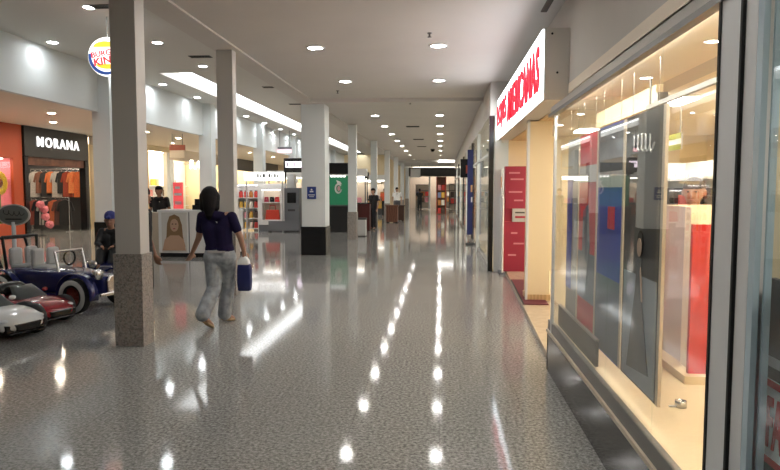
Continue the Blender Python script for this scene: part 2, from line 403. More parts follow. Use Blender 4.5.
text('lettering', 'KING', sr, t, (.01, -.075, -.075), tx, ty, .15, .52, .012, .03)
MB().tube((0, 0, .38), (0, 0, .78), .012, greyl_m).build('rod', t)

# ------------------------------------------------------------------ left shopfronts, face at x = XF
XF = -13.9
struct('wall_shopfronts', MB().box(-14.1, XF, Y0, 13.0, 0, 3.74, cream_m), 'cream wall before the first shopfront', 'wall')
struct('wall_shop_rear', MB().box(-18.6, -18.4, Y0, YE + 8, 0, 3.74, soffit_m), 'beige rear wall of the shops', 'wall')
for y, m_ in ((13.0, cream_m), (20.34, dark_m), (24.6, dark_m), (28.9, cream_m), (40.0, cream_m), (54.0, cream_m)):
    struct('wall_party', MB().box(-18.4, -14.06, y, y + .1, 0, 3.74, m_), 'party wall between two shops', 'wall')
orange_m = mat('orange_red_panel', (.52, .085, .028), .45)
t = thing('shopfront', 'orange red shopfront panel with a pink display window', 'shopfront', (XF, 16.8, 0))
B('wall_panel', (-.1, 0, -2.6, 3.58, 2.62, 3.735), orange_m, t)
MB().box(-.1, 0, 3.1, 3.58, 0, 2.62, orange_m).box(-.1, 0, -2.6, -2.2, 0, 2.62, orange_m).box(-.1, 0, -2.2, 3.1, 0, .5, orange_m).build('surround', t)
B('backdrop', (-.75, -.7, -2.2, 3.1, .5, 2.62, ), mat('pink_backdrop', (.75, .25, .3), .6), t)
B('display_shelf', (-.7, -.1, -2.2, 3.1, .46, .5), cream_m, t); B('glass_pane', (-.06, -.05, -2.2, 3.1, .5, 2.62), glass_m, t)
B('side_backdrop', (-.7, -.1, 3.1, 3.14, .5, 2.62), mat('pink_backdrop', (.75, .25, .3), .6), t)
B('display_lamp', (-.6, -.2, -2.0, 2.9, 2.58, 2.61), panelw_m, t)
yel = mat('yellow', (.75, .5, .02), .5)
t = thing('flower_display', 'large yellow flower ring in the pink shop window', 'decoration', (XF-.19, 19.48, .5))
s = MB()
for k in range(14):
    a = 2*PI*k/14; s.ball((0, .27*math.cos(a), 1.3+.27*math.sin(a)), (.05, .12, .12), yel, 10, 7)
s.build('petals', t); MB().ball((0, 0, 1.3), (.07, .14, .14), mat('brown_centre', (.2, .05, .02), .6)).build('centre', t)
MB().tube((0, 0, 0), (0, 0, 1.1), .025, mat('stem_green', (.1, .2, .05), .6)).build('stem', t)
for k, yy in enumerate((19.1, 19.42, 19.72)):
    t = thing('perfume_box', '%s box on the shelf below the yellow flower' % ['red', 'orange', 'dark red'][k], 'box', (XF-.36+.02*k, yy, .5), 0, 'boxes in the pink window')
    B('carton', (-.1, .1, -.13, .13, 0, .42), [red_m, orange_m, crim_m][k], t); B('cap', (-.05, .05, -.06, .06, .42, .5), yel, t)
# fashion shop with black portal
t = thing('shopfront', 'black shopfront portal with white raised letters', 'shopfront', (XF, 22.32, 0))
B('header', (-.2, .06, -1.9, 1.9, 2.72, 3.735), mat('header_black', (.025, .025, .026), .45), t)
MB().box(-.2, .05, -1.9, -1.72, 0, 2.72, black_m).build('jamb', t); MB().box(-.2, .05, 1.76, 1.9, 0, 2.72, black_m).build('jamb', t)
B('lintel', (-.25, -.02, -1.72, 1.76, 2.44, 2.72), wood_m, t)
text('lettering', 'MORANA', mat('letter_white_lit', (.9, .9, .9), .4, emit=(1, 1, 1), es=.7), t, (.075, .04, 3.25), XW, ZU, .35, 2.55, .03, .012, spacing=1.25)
for k, (xx, yy) in enumerate(((-14.9, 21.6), (-15.3, 23.5))):
    pt = thing('shop_light', 'warm panel light inside the fashion shop, %s' % ['by the orange red shop', 'by the cream pilaster'][k], 'ceiling light', (xx, yy, 3.70), 0, 'lights in the fashion shop')
    B('panel', (-.4, .4, -.3, .3, 0, .03), mat('shop_lamp', (1, 1, 1), .5, emit=(1, .85, .65), es=14), pt); B('rim', (-.43, .43, -.33, .33, .03, .038), dark_m, pt)
def garment(loc, rz, col, label, w=.42, h=.75, m=None, sleeve=True):
    t = thing('garment', label, 'clothes', loc, rz, 'garments on the fashion shop rails')
    m = m or mat('cloth_%.2f_%.2f_%.2f' % col, col, .85, noise=.15, nscale=20)
    p = [(-.05, 0), (-w*.5, -.07), (-w*.72, -.4 if sleeve else -.1), (-w*.55, -.43 if sleeve else -.13), (-w*.42, -.18), (-w*.5, -h), (w*.5, -h), (w*.42, -.18), (w*.55, -.43 if sleeve else -.13), (w*.72, -.4 if sleeve else -.1), (w*.5, -.07), (.05, 0)]
    MB().prism(p, .07, m, (.035, 0, -.1), XW, ZU).build('cloth', t, .01)
    MB().path([(0, -.12, -.12), (0, 0, -.06), (0, .12, -.12)], .008, steel_m, 6).path([(0, 0, -.06), (0, 0, 0), (0, .03, .02)], .006, steel_m, 6).build('hanger', t)
def rail(loc, label, L, h, rz=0):
    t = thing('clothes_rail', label, 'clothes rail', loc, rz, 'clothes rails in the fashion shop')
    MB().tube((0, -L/2, h), (0, L/2, h), .018, steel_m).build('bar', t)
    for sgn in (-1, 1):
        MB().tube((0, sgn*L/2, .02), (0, sgn*L/2, h), .018, steel_m).build('post', t); B('foot', (-.22, .22, sgn*L/2-.02, sgn*L/2+.02, 0, .03), steel_m, t)
rail((-15.15, 24.25, 0), 'upper steel clothes rail with orange clothes', 2.1, 2.4, PI/2)
cols = [((.75, .17, .05), 'orange'), ((.8, .25, .08), 'light orange'), ((.35, .06, .03), 'rust red'), ((.03, .03, .03), 'black'), ((.5, .45, .4), 'beige'), ((.75, .2, .06), 'bright orange'), ((.04, .035, .035), 'charcoal'), ((.25, .1, .06), 'brown'), ((.6, .55, .5), 'ivory')]
for k, (cc, nm) in enumerate(cols):
    garment((-14.25-k*.225, 24.25, 2.4), -PI/2+.35, cc, '%s garment, %s on the tall shop rail' % (nm, ORD[k]), .36, .85 if k % 2 else 1.0)
rail((-14.85, 23.3, 0), 'low steel clothes rail near the shop entrance', 1.5, 1.3, PI/2)
cols2 = [((.02, .02, .02), 'black'), ((.12, .05, .04), 'dark brown'), ((.55, .14, .06), 'rust orange'), ((.03, .03, .035), 'black'), ((.45, .4, .36), 'grey beige'), ((.02, .02, .025), 'black'), ((.3, .07, .05), 'dark red')]
for k, (cc, nm) in enumerate(cols2):
    garment((-14.25-k*.2, 23.3, 1.3), -PI/2+.3, cc, '%s garment, %s on the low shop rail' % (nm, ORD[k]), .45, .95)
t = thing('display_shelf', 'dark wall shelf with accessories beside the shop jamb', 'shelf', (-14.75, 20.78, 0))
B('side_panel', (-.2, .2, -.3, -.27, 0, 2.4), blackmat_m, t); B('side_panel', (-.2, .2, .27, .3, 0, 2.4), blackmat_m, t)
for z in (.5, 1.1, 1.7, 2.3): B('shelf_board', (-.2, .2, -.27, .27, z-.03, z), dark_m, t)
for k, (z, cc) in enumerate(((1.7, white_pl), (1.1, crim_m), (.5, beige_m))):
    t = thing('handbag', '%s handbag on the dark shop shelf' % ['white', 'dark red', 'beige'][k], 'bag', (-14.7, 20.78, z), 0, 'handbags on the dark shelf')
    MB().prism([(-.16, 0), (.16, 0), (.13, .22), (-.13, .22)], .12, cc, (.06, 0, 0), XW, ZU).build('body', t, .015)
    MB().path([(0, -.08, .2), (0, -.07, .33), (0, .07, .33), (0, .08, .2)], .01, cc, 6).build('handle', t)
pink_m = mat('pink_paper', (.85, .26, .30), .7)
for k, (y, z, nm) in enumerate(((20.82, 1.08, 'topmost of the cluster'), (21.02, .92, 'beside the topmost one'), (21.08, .66, 'in the middle of the cluster'), (21.30, .38, 'lowest of the cluster'))):
    t = thing('paper_pompom', 'pink paper pompom at the fashion shop entrance, ' + nm, 'decoration', (XF+.28, y, z), 0, 'pink pompoms')
    s = MB()
    for j in range(10):
        a = j*2.4; u = -0.9+1.8*j/9; q = math.sqrt(1-u*u)
        s.ball((.075*q*math.cos(a), .075*q*math.sin(a), .075*u), .075, pink_m, 10, 7)
    s.build('tissue', t)
t = thing('pompom_stand', 'thin dark stand carrying the pink pompoms', 'stand', (XF+.16, 21.04, 0))
MB().lathe([(.001, 0), (.14, 0), (.14, .02), (.015, .04), (.015, 1.1), (.001, 1.1)], blackmat_m, 16).build('pole', t)
# cream shopfronts beyond
lampx_m = mat('shop_lamp_bright', (1, 1, 1), .5, emit=(1, .84, .62), es=4.2)
def cream_shop(y0, y1, label, head, headm, wallm, lamp=lampx_m):
    t = thing('shopfront', label, 'shopfront', (XF, (y0+y1)/2, 0)); h = (y1-y0)/2
    B('header', (-.15, .03, -h, h, 3.74-head, 3.735), headm, t)
    B('pilaster', (-.15, .03, -h, -h+.5, 0, 3.74-head), wallm, t); B('pilaster', (-.15, .03, h-.3, h, 0, 3.74-head), white_m, t)
    B('rear_panel', (-2.5, -2.4, -h+.1, h-.1, 0, 3.7), wallm, t)
    B('lamp_panel', (-2.0, -.6, -h+.6, h-.6, 3.66, 3.69), lamp, t)
    for z in (.6, 1.2, 1.8): B('shelf_board', (-2.4, -2.0, -h+.6, h-.6, z, z+.04), white_pl, t)
    return t
cream_shop(24.72, 28.8, 'cream shopfront next to the black fashion shop', .35, beige_m, cream_m)
cream_shop(29.05, 31.9, 'golden cream shopfront behind the kiosk attendant', .25, cream_m, mat('gold_wall', (.85, .58, .22), .6))
cream_shop(31.95, 39.95, 'bright white shopfront with a script sign', .6, beige_m, white_m)
cream_shop(40.15, 53.9, 'shopfront with a dark header seen between two columns', .8, dark_m, cream_m)
cream_shop(54.15, 64, 'last shopfront of the cream row', .5, beige_m, white_m)
t = thing('shop_sign', 'white glowing script sign on the bright shopfront', 'sign', (XF+.06, 35.35, 3.0))
lw = mat('neon_white', (1, 1, 1), .5, emit=(1, .97, .9), es=3)
pts = [(0, .6*math.cos(a*.9)*(1-a/9)+a*.2-1.0, .22*math.sin(a*2.2)) for a in [k*.35 for k in range(28)]]
MB().path(pts, .03, lw, 6).build('script', t); B('mount', (-.05, -.02, -1.4, .9, -.03, .03), white_pl, t)
goodsm = [mat('goods_%d' % k, cc, .5) for k, cc in enumerate([(.6, .05, .04), (.75, .45, .08), (.85, .8, .7), (.12, .08, .06), (.7, .3, .35), (.2, .25, .45), (.5, .2, .05)])]
goodsn = ['red', 'amber', 'ivory', 'dark brown', 'pink', 'blue', 'rust']
for k in range(14):
    y = [26.2, 26.9, 27.6, 30.2, 30.7, 31.2, 33.4, 34.2, 35.0, 35.8, 36.6, 37.4, 46.0, 48.0][k]; z = [.64, 1.24, 1.84][k % 3]
    t = thing('gift_box', '%s gift box on a rear shelf of the cream shops, %s along' % (goodsn[k % 7], ORD[k]), 'box', (XF-2.2, y, z), 0, 'gift boxes on the cream shop shelves')
    B('carton', (-.15, .15, -.2, .2, 0, .36), goodsm[k % 7], t, .01); B('ribbon', (-.155, .155, -.03, .03, 0, .366), white_pl, t)
def hang_sign(loc, w, h, top, bot, label, zc, two=True):
    t = thing('hanging_sign', label, 'sign', loc)
    B('panel', (-w/2, w/2, -.04, .04, -h/2, h/2), bot, t)
    B('band', (-w/2-.005, w/2+.005, -.05, .05, h*.1, h/2+.005), top, t)
    for sx in (-1, 1): MB().tube((sx*w*.35, 0, h/2), (sx*w*.35, 0, zc-loc[2]), .012, dark_m, n=8).build('rod', t)
    return t
hang_sign((-10.1, 24.0, 3.06), .58, .5, mat('sign_redbrown', (.35, .09, .05), .5), mat('sign_cream', (.7, .6, .45), .5), 'small red and cream sign hung near the golden shop', 3.74)
hang_sign((-9.0, 36.5, 3.9), .8, .34, grey_pl, mat('sign_pinklit', (.8, .4, .45), .5, emit=(1, .5, .55), es=.8), 'small grey and pink sign hung before the far shopfronts', 5.0)
t = thing('shop_sign', 'black box sign with pale glowing letters behind the grey machine', 'sign', (-6.9, 29.5, 2.72))
B('box', (-.4, .55, -.1, .1, -.3, .35), black_m, t)
B('lit_panel', (-.32, .5, -.115, -.1, -.08, .2), mat('pale_lit', (.8, .7, .8), .5, emit=(.95, .8, .95), es=1.2), t)
MB().box(-.26, -.2, -.12, -.115, -.03, .15, dark_m).box(-.14, 0, -.12, -.115, -.03, .0, dark_m).box(.06, .12, -.12, -.115, -.03, .15, dark_m).box(.2, .34, -.12, -.115, .08, .11, dark_m).build('lettering', t)
for sx in (-.35, .5): MB().tube((sx, 0, -2.72), (sx, 0, -.3), .04, black_m).build('post', t)

# ------------------------------------------------------------------ people
def person(label, loc, rz, J, shirt, pants, skin=skin_m, hair=hair_m, hairstyle='short', shoes=None, voxel=.011, cap=None, cat='person'):
    t = thing('person', label, cat, loc, rz)
    V = Vector
    hd, nk = V(J['head']), V(J['neck']); cz = V(J['chest']); pv = V(J['pelvis'])
    sl, sr_, el, er, wl, wr = (V(J[k]) for k in ('sl', 'sr', 'el', 'er', 'wl', 'wr'))
    hl, hr, kl, kr, al, ar = (V(J[k]) for k in ('hl', 'hr', 'kl', 'kr', 'al', 'ar'))
    tl, tr = V(J['tl']), V(J['tr'])
    f = V(J.get('face', (0, 1, 0))).normalized(); side = f.cross(V((0, 0, 1))).normalized(); up = side.cross(f)
    seg = []
    # head: skull, jaw, nose, ears
    seg += [(hd+up*.02-f*.012, .088, hd+up*.03+f*.012, .085), (hd-up*.055+f*.03, .052, hd-up*.07+f*.045, .04), (hd-up*.015+f*.03, .07, hd-up*.05+f*.03, .06)]
    seg += [(hd+f*.095+up*.005, .010, hd+f*.106-up*.025, .015)]
    for s_ in (-1, 1): seg += [(hd+side*s_*.088-f*.005+up*.012, .016, hd+side*s_*.088-f*.002-up*.018, .012)]
    seg += [(hd-up*.05-f*.01, .05, nk-V((0, 0, .04)), .055)]
    # torso
    br = (sr_-sl).normalized()
    seg += [(nk-V((0, 0, .05)), .06, sl*.8+nk*.2-V((0, 0, .04)), .05), (nk-V((0, 0, .05)), .06, sr_*.8+nk*.2-V((0, 0, .04)), .05)]
    for s_ in (-1, 1): seg += [(cz+br*s_*.075, .09, pv+V((0, 0, .12))+br*s_*.05, .085), (cz+br*s_*.075, .09, (sr_ if s_ > 0 else sl)-br*s_*.06, .06), (pv+br*s_*.06, .1, pv+V((0, 0, .12))+br*s_*.05, .085)]
    arms = [(sl, el, wl, -1), (sr_, er, wr, 1)]
    hands = []
    for a, b, w, s_ in arms:
        seg += [(a, .048, b, .037), (b, .037, w, .025)]
        d = (w-b).normalized(); hz = V(J.get('palm', (0, 1, 0))); sp = d.cross(V((0, 0, 1)))
        sp = hz.normalized() if sp.length < .3 else hz.normalized()
        pl = w+d*.075
        hands += [(w, .023, pl+sp*.024, .016), (w, .023, pl-sp*.024, .016), (w+d*.03, .02, pl, .018)]
        nrm = d.cross(sp).normalized()*s_
        for q, ln in zip((-.03, -.01, .011, .030), (.055, .068, .072, .062)):
            k0 = pl+sp*q; k1 = k0+d*ln*.55+nrm*.006; k2 = k1+(d*.75+nrm*.6).normalized()*ln*.5
            hands += [(k0, .0095, k1, .0088), (k1, .0088, k2, .0075)]
        th0 = w+d*.022+sp*.02; th1 = th0+(d*.6+sp*.8).normalized()*.045; th2 = th1+(d*.95+sp*.2).normalized()*.03
        hands += [(th0, .013, th1, .0115), (th1, .0115, th2, .0095)]
    for h_, k_, a_ in ((hl, kl, al), (hr, kr, ar)): seg += [(h_, .085, k_, .056), (k_, .054, k_*.5+a_*.5, .05), (k_*.5+a_*.5, .05, a_, .034)]
    for a_, t_ in ((al, tl), (ar, tr)):
        heel = a_+(a_-t_).normalized()*.04-V((0, 0, .03)); seg += [(a_, .034, heel, .03), (heel, .03, a_*.45+t_*.55, .032), (a_*.45+t_*.55, .032, t_, .022)]
    organic('body', seg+hands, skin, t, voxel, 3)
    # face details
    e = MB()
    for s_ in (-1, 1): e.ball(hd+f*.087+side*s_*.032+up*.012, (.010, .010, .007), mat('eye_dark', (.02, .015, .012), .3), 8, 6)
    e.build('eyes', t)
    MB().ball(hd+f*.088-up*.058, (.022, .022, .006), mat('lips', (.35, .10, .09), .5), 10, 6).build('mouth', t)
    # shirt
    sh = [(nk-V((0, 0, .055)), .066, sl-br*(-.02)-V((0, 0, .012)), .058), (nk-V((0, 0, .055)), .066, sr_-br*.02-V((0, 0, .012)), .058)]
    for s_ in (-1, 1): sh += [(cz+br*s_*.08, .105, pv+V((0, 0, .1))+br*s_*.062, .1), (cz+br*s_*.08, .105, (sr_ if s_ > 0 else sl)-br*s_*.055-V((0, 0, .02)), .068), (pv+V((0, 0, .1))+br*s_*.062, .1, pv+V((0, 0, .06))+br*s_*.07, .108)]
    ls = J.get('sleeve', .55)
    for a, b, w, s_ in arms:
        if ls <= 1: sh += [(a, .063, a.lerp(b, ls), .055)]
        else: sh += [(a, .063, b, .05), (b, .05, w, .036)]
    organic('shirt', sh, shirt, t, voxel, 3)
    # trousers
    w_ = J.get('wide', 1.0)
    pa = [(pv+br*.065+V((0, 0, .05)), .106, hr, .112*w_), (pv-br*.065+V((0, 0, .05)), .106, hl, .112*w_), (hl, .11*w_, hr, .11*w_)]; fl = J.get('flare', .068)
    for h_, k_, a_ in ((hl, kl, al), (hr, kr, ar)): pa += [(h_, .105*w_, k_, .078*w_), (k_, .078*w_, a_+V((0, 0, .02)), fl*w_)]
    organic('trousers', pa, pants, t, voxel, 3)
    # shoes
    sm_ = shoes or mat('shoe_black', (.02, .02, .02), .5)
    for a_, t_ in ((al, tl), (ar, tr)):
        heel = a_+(a_-t_).normalized()*.045-V((0, 0, .055)); tip = t_-V((0, 0, .02)); mid = heel.lerp(tip, .55)
        organic('shoe', [(heel, .028, mid, .03), (mid, .035, tip, .026), (heel+V((0, 0, .02)), .033, mid, .034)] if shoes is None else [(heel, .02, mid, .02), (mid+br*.012, .022, tip+br*.008, .02), (mid-br*.012, .022, tip-br*.008, .02), (mid+V((0, 0, .025))-br*.03, .012, mid+V((0, 0, .025))+br*.03, .012)], sm_, t, .008, 2)
    # hair
    if hairstyle == 'short':
        hs = [(hd+up*.045-f*.03, .092, hd+up*.055+f*.015, .085), (hd-f*.045, .075, hd-f*.04-up*.03, .065)]
    else:
        hs = [(hd+up*.035-f*.025, .102, hd+up*.045+f*.005, .098), (hd-f*.045, .09, hd-f*.06-up*.11, .075), (hd-f*.06-up*.11, .075, hd-f*.07-up*.20, .05), (hd-f*.07-up*.20, .045, hd-f*.065-up*.24, .025)]
        for s_ in (-1, 1): hs += [(hd+side*s_*.07+up*.02-f*.01, .05, hd+side*s_*.07-up*.12-f*.03, .045)]
    organic('hair', hs, hair, t, voxel, 3)
    if cap:
        organic('cap', [(hd+up*.07-f*.015, .098, hd+up*.075+f*.01, .095), (hd+up*.06+f*.1, .035, hd+up*.055+f*.14-side*.02, .02), (hd+up*.06+f*.1, .035, hd+up*.055+f*.14+side*.02, .02)], cap, t, voxel, 3)
    return t
def stand(h=1.7, sh=.19):
    k = h/1.7
    J = dict(head=(0, .03, 1.585), neck=(0, 0, 1.45), chest=(0, 0, 1.22), pelvis=(0, 0, .93), sl=(-sh, 0, 1.38), sr=(sh, 0, 1.38), el=(-sh-.06, -.02, 1.10), er=(sh+.06, -.02, 1.10), wl=(-sh-.07, .06, .86), wr=(sh+.07, .06, .86),
             hl=(-.085, 0, .88), hr=(.085, 0, .88), kl=(-.095, .03, .48), kr=(.095, .02, .48), al=(-.1, -.01, .09), ar=(.1, -.02, .09), tl=(-.12, .16, .03), tr=(.12, .15, .03))
    return {a: tuple(q*k for q in b) for a, b in J.items()}
# walking woman, seen from behind
jeans = mat('pale_jeans', (.33, .36, .39), .9, noise=.38, nscale=11)
JW = dict(head=(-.105, .03, 1.505), neck=(-.08, 0, 1.355), chest=(-.015, 0, 1.13), pelvis=(.015, 0, .84), sl=(-.20, .03, 1.285), sr=(.175, -.02, 1.285), el=(-.265, .08, 1.03), er=(.275, -.02, 1.04), wl=(-.375, .14, .84), wr=(.29, .05, .87),
          hl=(-.06, 0, .80), hr=(.095, 0, .80), kl=(-.045, -.04, .44), kr=(.055, .15, .44), al=(-.105, -.27, .15), ar=(.02, .13, .09), tl=(-.03, -.17, .03), tr=(.08, .26, .03), face=(-.25, 1, -.06), sleeve=.6, wide=1.08, flare=.078, palm=(.6, .8, 0))
w = person('woman in navy t-shirt and pale jeans walking away with a blue bag', (-2.62, 7.35, 0), 0, JW, mat('navy_tshirt', (.014, .010, .042), .9, spec=.2), jeans, skin_m, hair_m, 'long', mat('tan_sandal', (.40, .28, .16), .6), .0095)
MB().box(-.09, .12, -.118, -.108, .865, .89, mat('belt', (.5, .5, .5), .5)).build('belt', w)
t = thing('shopping_bag', 'blue shopping bag with a white top hanging from the womans hand', 'bag', (-2.62+.29, 7.35+.07, .40))
MB().loft([[(sx*.075*k+.0, sy_*.05*k, z) for sx, sy_ in ((-1, -1), (1, -1), (1, 1), (-1, 1))] for k, z in ((.95, 0), (1.08, .1), (1.05, .25), (.95, .32))], navy_m).build('pouch', t, .012)
MB().loft([[(sx*.07*k-.01, sy_*.047*k, z) for sx, sy_ in ((-1, -1), (1, -1), (1, 1), (-1, 1))] for k, z in ((1.02, .31), (.95, .36), (.6, .40), (.3, .42))], white_pl).build('top', t, .01)
MB().path([(-.03, 0, .40), (-.02, 0, .45), (.02, 0, .45), (.03, 0, .40)], .008, white_pl, 6).build('handle', t)
# other people
J = stand(1.68); J['wl'] = (-.2, .25, 1.1); J['wr'] = (.2, .25, 1.1); J['sleeve'] = .6
person('kiosk attendant in a black t-shirt standing behind the white counter', (-7.15, 15.8, 0), PI, J, mat('black_tshirt', (.012, .012, .013), .85), blackmat_m, skind_m, hair_m)
J = stand(1.62); J['al'] = (-.1, -.1, .09); J['tl'] = (-.12, .07, .03)
person('person in black mostly hidden behind the granite based column', (-3.50, 7.2, 0), -PI/2, J, mat('black_top', (.015, .012, .014), .8), blackmat_m, skind_m, hair_m, shoes=mat('beige_shoe', (.5, .38, .25), .6))
J = stand(1.64)
person('dark haired person standing inside the shop behind the red panel', (2.17, 5.7, .05), 2.6, J, mat('cream_top', (.75, .6, .4), .8), blackmat_m, skin_m, mat('brown_hair', (.05, .03, .02), .6))
J = stand(1.66)
person('person in dark clothes standing by the second slim column', (-2.75, 26.0, 0), PI*.8, J, blackmat_m, mat('dark_trousers', (.02, .02, .025), .8), skin_m, voxel=.016)
person('person in an orange top at the distant kiosks', (-3.35, 38.0, 0), PI, stand(1.68), mat('orange_top', (.75, .12, .04), .7), blackmat_m, skin_m, voxel=.018)
person('person in a white top beyond the wooden planters', (-2.55, 37.0, 0), PI, stand(1.75), white_pl, mat('grey_trousers', (.1, .1, .11), .8), skin_m, voxel=.018)
person('person in black walking at the corridor end', (-1.6, 48.0, 0), 0, stand(1.7), blackmat_m, blackmat_m, skin_m, voxel=.02)

# ------------------------------------------------------------------ white cosmetics kiosk
t = thing('kiosk_counter', 'white kiosk counter with a portrait poster on its front', 'counter', (-6.70, 14.72, 0))
B('top', (-.02, 1.86, -.02, .72, 1.07, 1.12), white_pl, t, .005)
B('front_panel', (.0, 1.84, 0, .04, .1, 1.07), white_pl, t); B('end_panel', (0, .06, .04, .7, .1, 1.07), dark_m, t); B('end_panel', (1.78, 1.84, .04, .7, .1, 1.07), white_pl, t)
B('plinth', (.02, 1.82, .03, .68, 0, .1), black_m, t)
B('side_unit', (-.62, 0, .25, .7, 0, 1.05), beige_m, t)
B('joint_strip', (.74, .76, -.006, 0, .1, 1.07), grey_pl, t)
po = B('poster', (.08, .70, -.012, 0, .13, 1.06), mat('poster_white', (.68, .66, .62), .5), t)
O = (0, -.022, 0)
hb = mat('poster_blond', (.26, .16, .08), .6); fs = mat('poster_skin', (.55, .36, .25), .6)
MB().prism([(.14, .25), (.2, .5), (.22, .8), (.28, .97), (.4, 1.02), (.52, .96), (.58, .78), (.6, .5), (.66, .25), (.55, .2), (.25, .2)], .008, hb, O, XS, ZU).build('portrait_hair', po)
MB().prism([(.1, .16), (.16, .42), (.3, .52), (.5, .52), (.62, .42), (.67, .16)], .008, fs, (0, -.028, 0), XS, ZU).build('portrait_shoulders', po)
MB().prism(ellipse(.1, .15, 20, c=(.4, .76)), .008, fs, (0, -.034, 0), XS, ZU).build('portrait_face', po)
MB().prism(ellipse(.022, .012, 10, c=(.36, .79)), .004, hair_m, (0, -.038, 0), XS, ZU).prism(ellipse(.022, .012, 10, c=(.44, .79)), .004, hair_m, (0, -.038, 0), XS, ZU).build('portrait_eyes', po)
MB().prism(ellipse(.03, .012, 10, c=(.4, .68)), .004, crim_m, (0, -.038, 0), XS, ZU).build('portrait_lips', po)
t = thing('brochure_stand', 'red brochure stand on the white kiosk counter', 'stand', (-6.4, 15.2, 1.12))
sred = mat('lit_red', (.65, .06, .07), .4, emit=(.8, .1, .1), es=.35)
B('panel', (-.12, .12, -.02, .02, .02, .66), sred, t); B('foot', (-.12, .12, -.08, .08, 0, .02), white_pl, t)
MB().box(-.09, .09, -.026, -.02, .34, .40, white_pl).box(-.07, .05, -.026, -.02, .5, .56, white_pl).box(-.08, .08, -.026, -.02, .12, .2, mat('pinkish', (.8, .45, .45), .5)).build('print', t)
t = thing('cash_register', 'black cash register on the white kiosk counter', 'cash register', (-5.75, 15.1, 1.12))
B('drawer', (-.2, .2, -.18, .18, 0, .12), black_m, t, .01); MB().prism([(-.15, .12), (.15, .12), (.15, .2), (-.05, .26), (-.15, .26)], .3, black_m, (0, -.15, 0), XS, ZU).build('keyboard_housing', t, .01)
B('screen', (.02, .2, -.03, .0, .22, .38), dark_m, t)
t = thing('paper_bag', 'brown paper bag standing behind the cash register', 'bag', (-5.7, 15.36, 1.12))
MB().loft([[(sx*.1*k, sy_*.06, z) for sx, sy_ in ((-1, -1), (1, -1), (1, 1), (-1, 1))] for k, z in ((1, 0), (1, .35), (.9, .4))], mat('kraft', (.4, .26, .15), .8)).build('body', t)
MB().path([(-.05, 0, .39), (-.04, 0, .47), (.04, 0, .47), (.05, 0, .39)], .008, mat('kraft', (.4, .26, .15), .8), 6).build('handle', t)

# ------------------------------------------------------------------ gift kiosk with lit sign
litw = mat('lit_white_sign', (.95, .95, .95), .4, emit=(1, .98, .95), es=1.1)
t = thing('kiosk_sign', 'long white lit sign on posts above the gift kiosk', 'sign', (-7.51, 24.12, 0))
B('light_box', (0, 1.52, -.08, .08, 1.95, 2.28), litw, t)
s = MB()
for k, wd in enumerate((.07, .05, .09, .04, .08, .05, .07, .06)): s.box(.5+k*.11, .5+k*.11+wd, -.088, -.08, 2.07, 2.07+(.1 if k % 2 else .14), dark_m)
s.build('lettering', t)
for x in (.06, 1.46): MB().tube((x, 0, 0), (x, 0, 1.95), .03, greyl_m).build('post', t)
t = thing('display_shelf', 'white gift shelf with red and amber goods under the lit sign', 'shelf', (-7.56, 24.8, 0))
for x in (-.42, .42): B('side_panel', (x-.02, x+.02, -.2, .2, 0, 1.85), white_pl, t)
for z in (.1, .5, .9, 1.3, 1.82): B('shelf_board', (-.4, .4, -.2, .2, z-.03, z), white_pl, t)
B('back_panel', (-.4, .4, .18, .2, .1, 1.82), white_pl, t)
B('shelf_lamp', (-.38, .38, -.19, -.15, 1.77, 1.79), strip_m, t)
for k in range(16):
    z = (.1, .5, .9, 1.3)[k//4]; x = -.3+.2*(k % 4); ci = (0, 1, 2, 0, 0, 4, 1, 3, 1, 1, 2, 0, 0, 0, 6, 0)[k]
    t = thing('gift_jar', '%s jar, %s on the %s shelf of the gift kiosk' % (goodsn[ci], ORD[k % 4], ('lowest', 'second lowest', 'second highest', 'highest')[k//4]), 'jar', (-7.56+x, 24.72, z), 0, 'jars on the gift kiosk shelf')
    MB().lathe([(.001, 0), (.07, 0), (.075, .03), (.075, .2), (.05, .24), (.001, .24)], goodsm[ci], 14).build('body', t); MB().lathe([(.001, .24), (.055, .24), (.055, .28), (.001, .28)], dark_m, 12).build('lid', t)
t = thing('display_cabinet', 'white framed display cabinet holding a red bag', 'cabinet', (-6.56, 24.4, 0))
MB().box(-.52, .52, -.06, .3, 1.62, 1.84, white_pl).box(-.52, -.36, -.06, .3, .45, 1.62, white_pl).box(.36, .52, -.06, .3, .45, 1.62, white_pl).box(-.52, .52, -.06, .3, .25, .45, white_pl).build('frame', t)
B('back_panel', (-.36, .36, .26, .3, .45, 1.62), beige_m, t); B('base', (-.5, .5, -.03, .3, 0, .25), grey_pl, t)
B('shelf_board', (-.36, .36, 0, .26, 1.1, 1.13), white_pl, t); B('lamp', (-.34, .34, 0, .04, 1.58, 1.61), strip_m, t)
t = thing('handbag', 'red handbag inside the white framed cabinet', 'bag', (-6.54, 24.5, .45))
MB().prism([(-.28, 0), (.28, 0), (.24, .38), (-.24, .38)], .14, mat('lit_redbag', (.65, .06, .03), .5), (0, -.07, 0), XS, ZU).build('body', t, .02)
MB().path([(-.12, 0, .37), (-.1, 0, .55), (.1, 0, .55), (.12, 0, .37)], .014, red_m, 8).build('handle', t)
for k, (x, mm, nm) in enumerate(((-.22, crim_m, 'dark red'), (0, black_m, 'black'), (.2, red_m, 'bright red'))):
    t = thing('clutch_bag', '%s clutch bag on the shelf above the red handbag' % nm, 'bag', (-6.56+x, 24.5, 1.13), 0, 'clutch bags in the cabinet')
    MB().prism([(-.09, 0), (.09, 0), (.07, .2), (-.07, .2)], .07, mm, (0, -.03, 0), XS, ZU).build('body', t, .01); B('clasp', (-.015, .015, -.035, -.03, .1, .13), steel_m, t)
t = thing('vending_machine', 'grey vending machine with a dark screen beside the gift kiosk', 'machine', (-5.76, 24.4, 0))
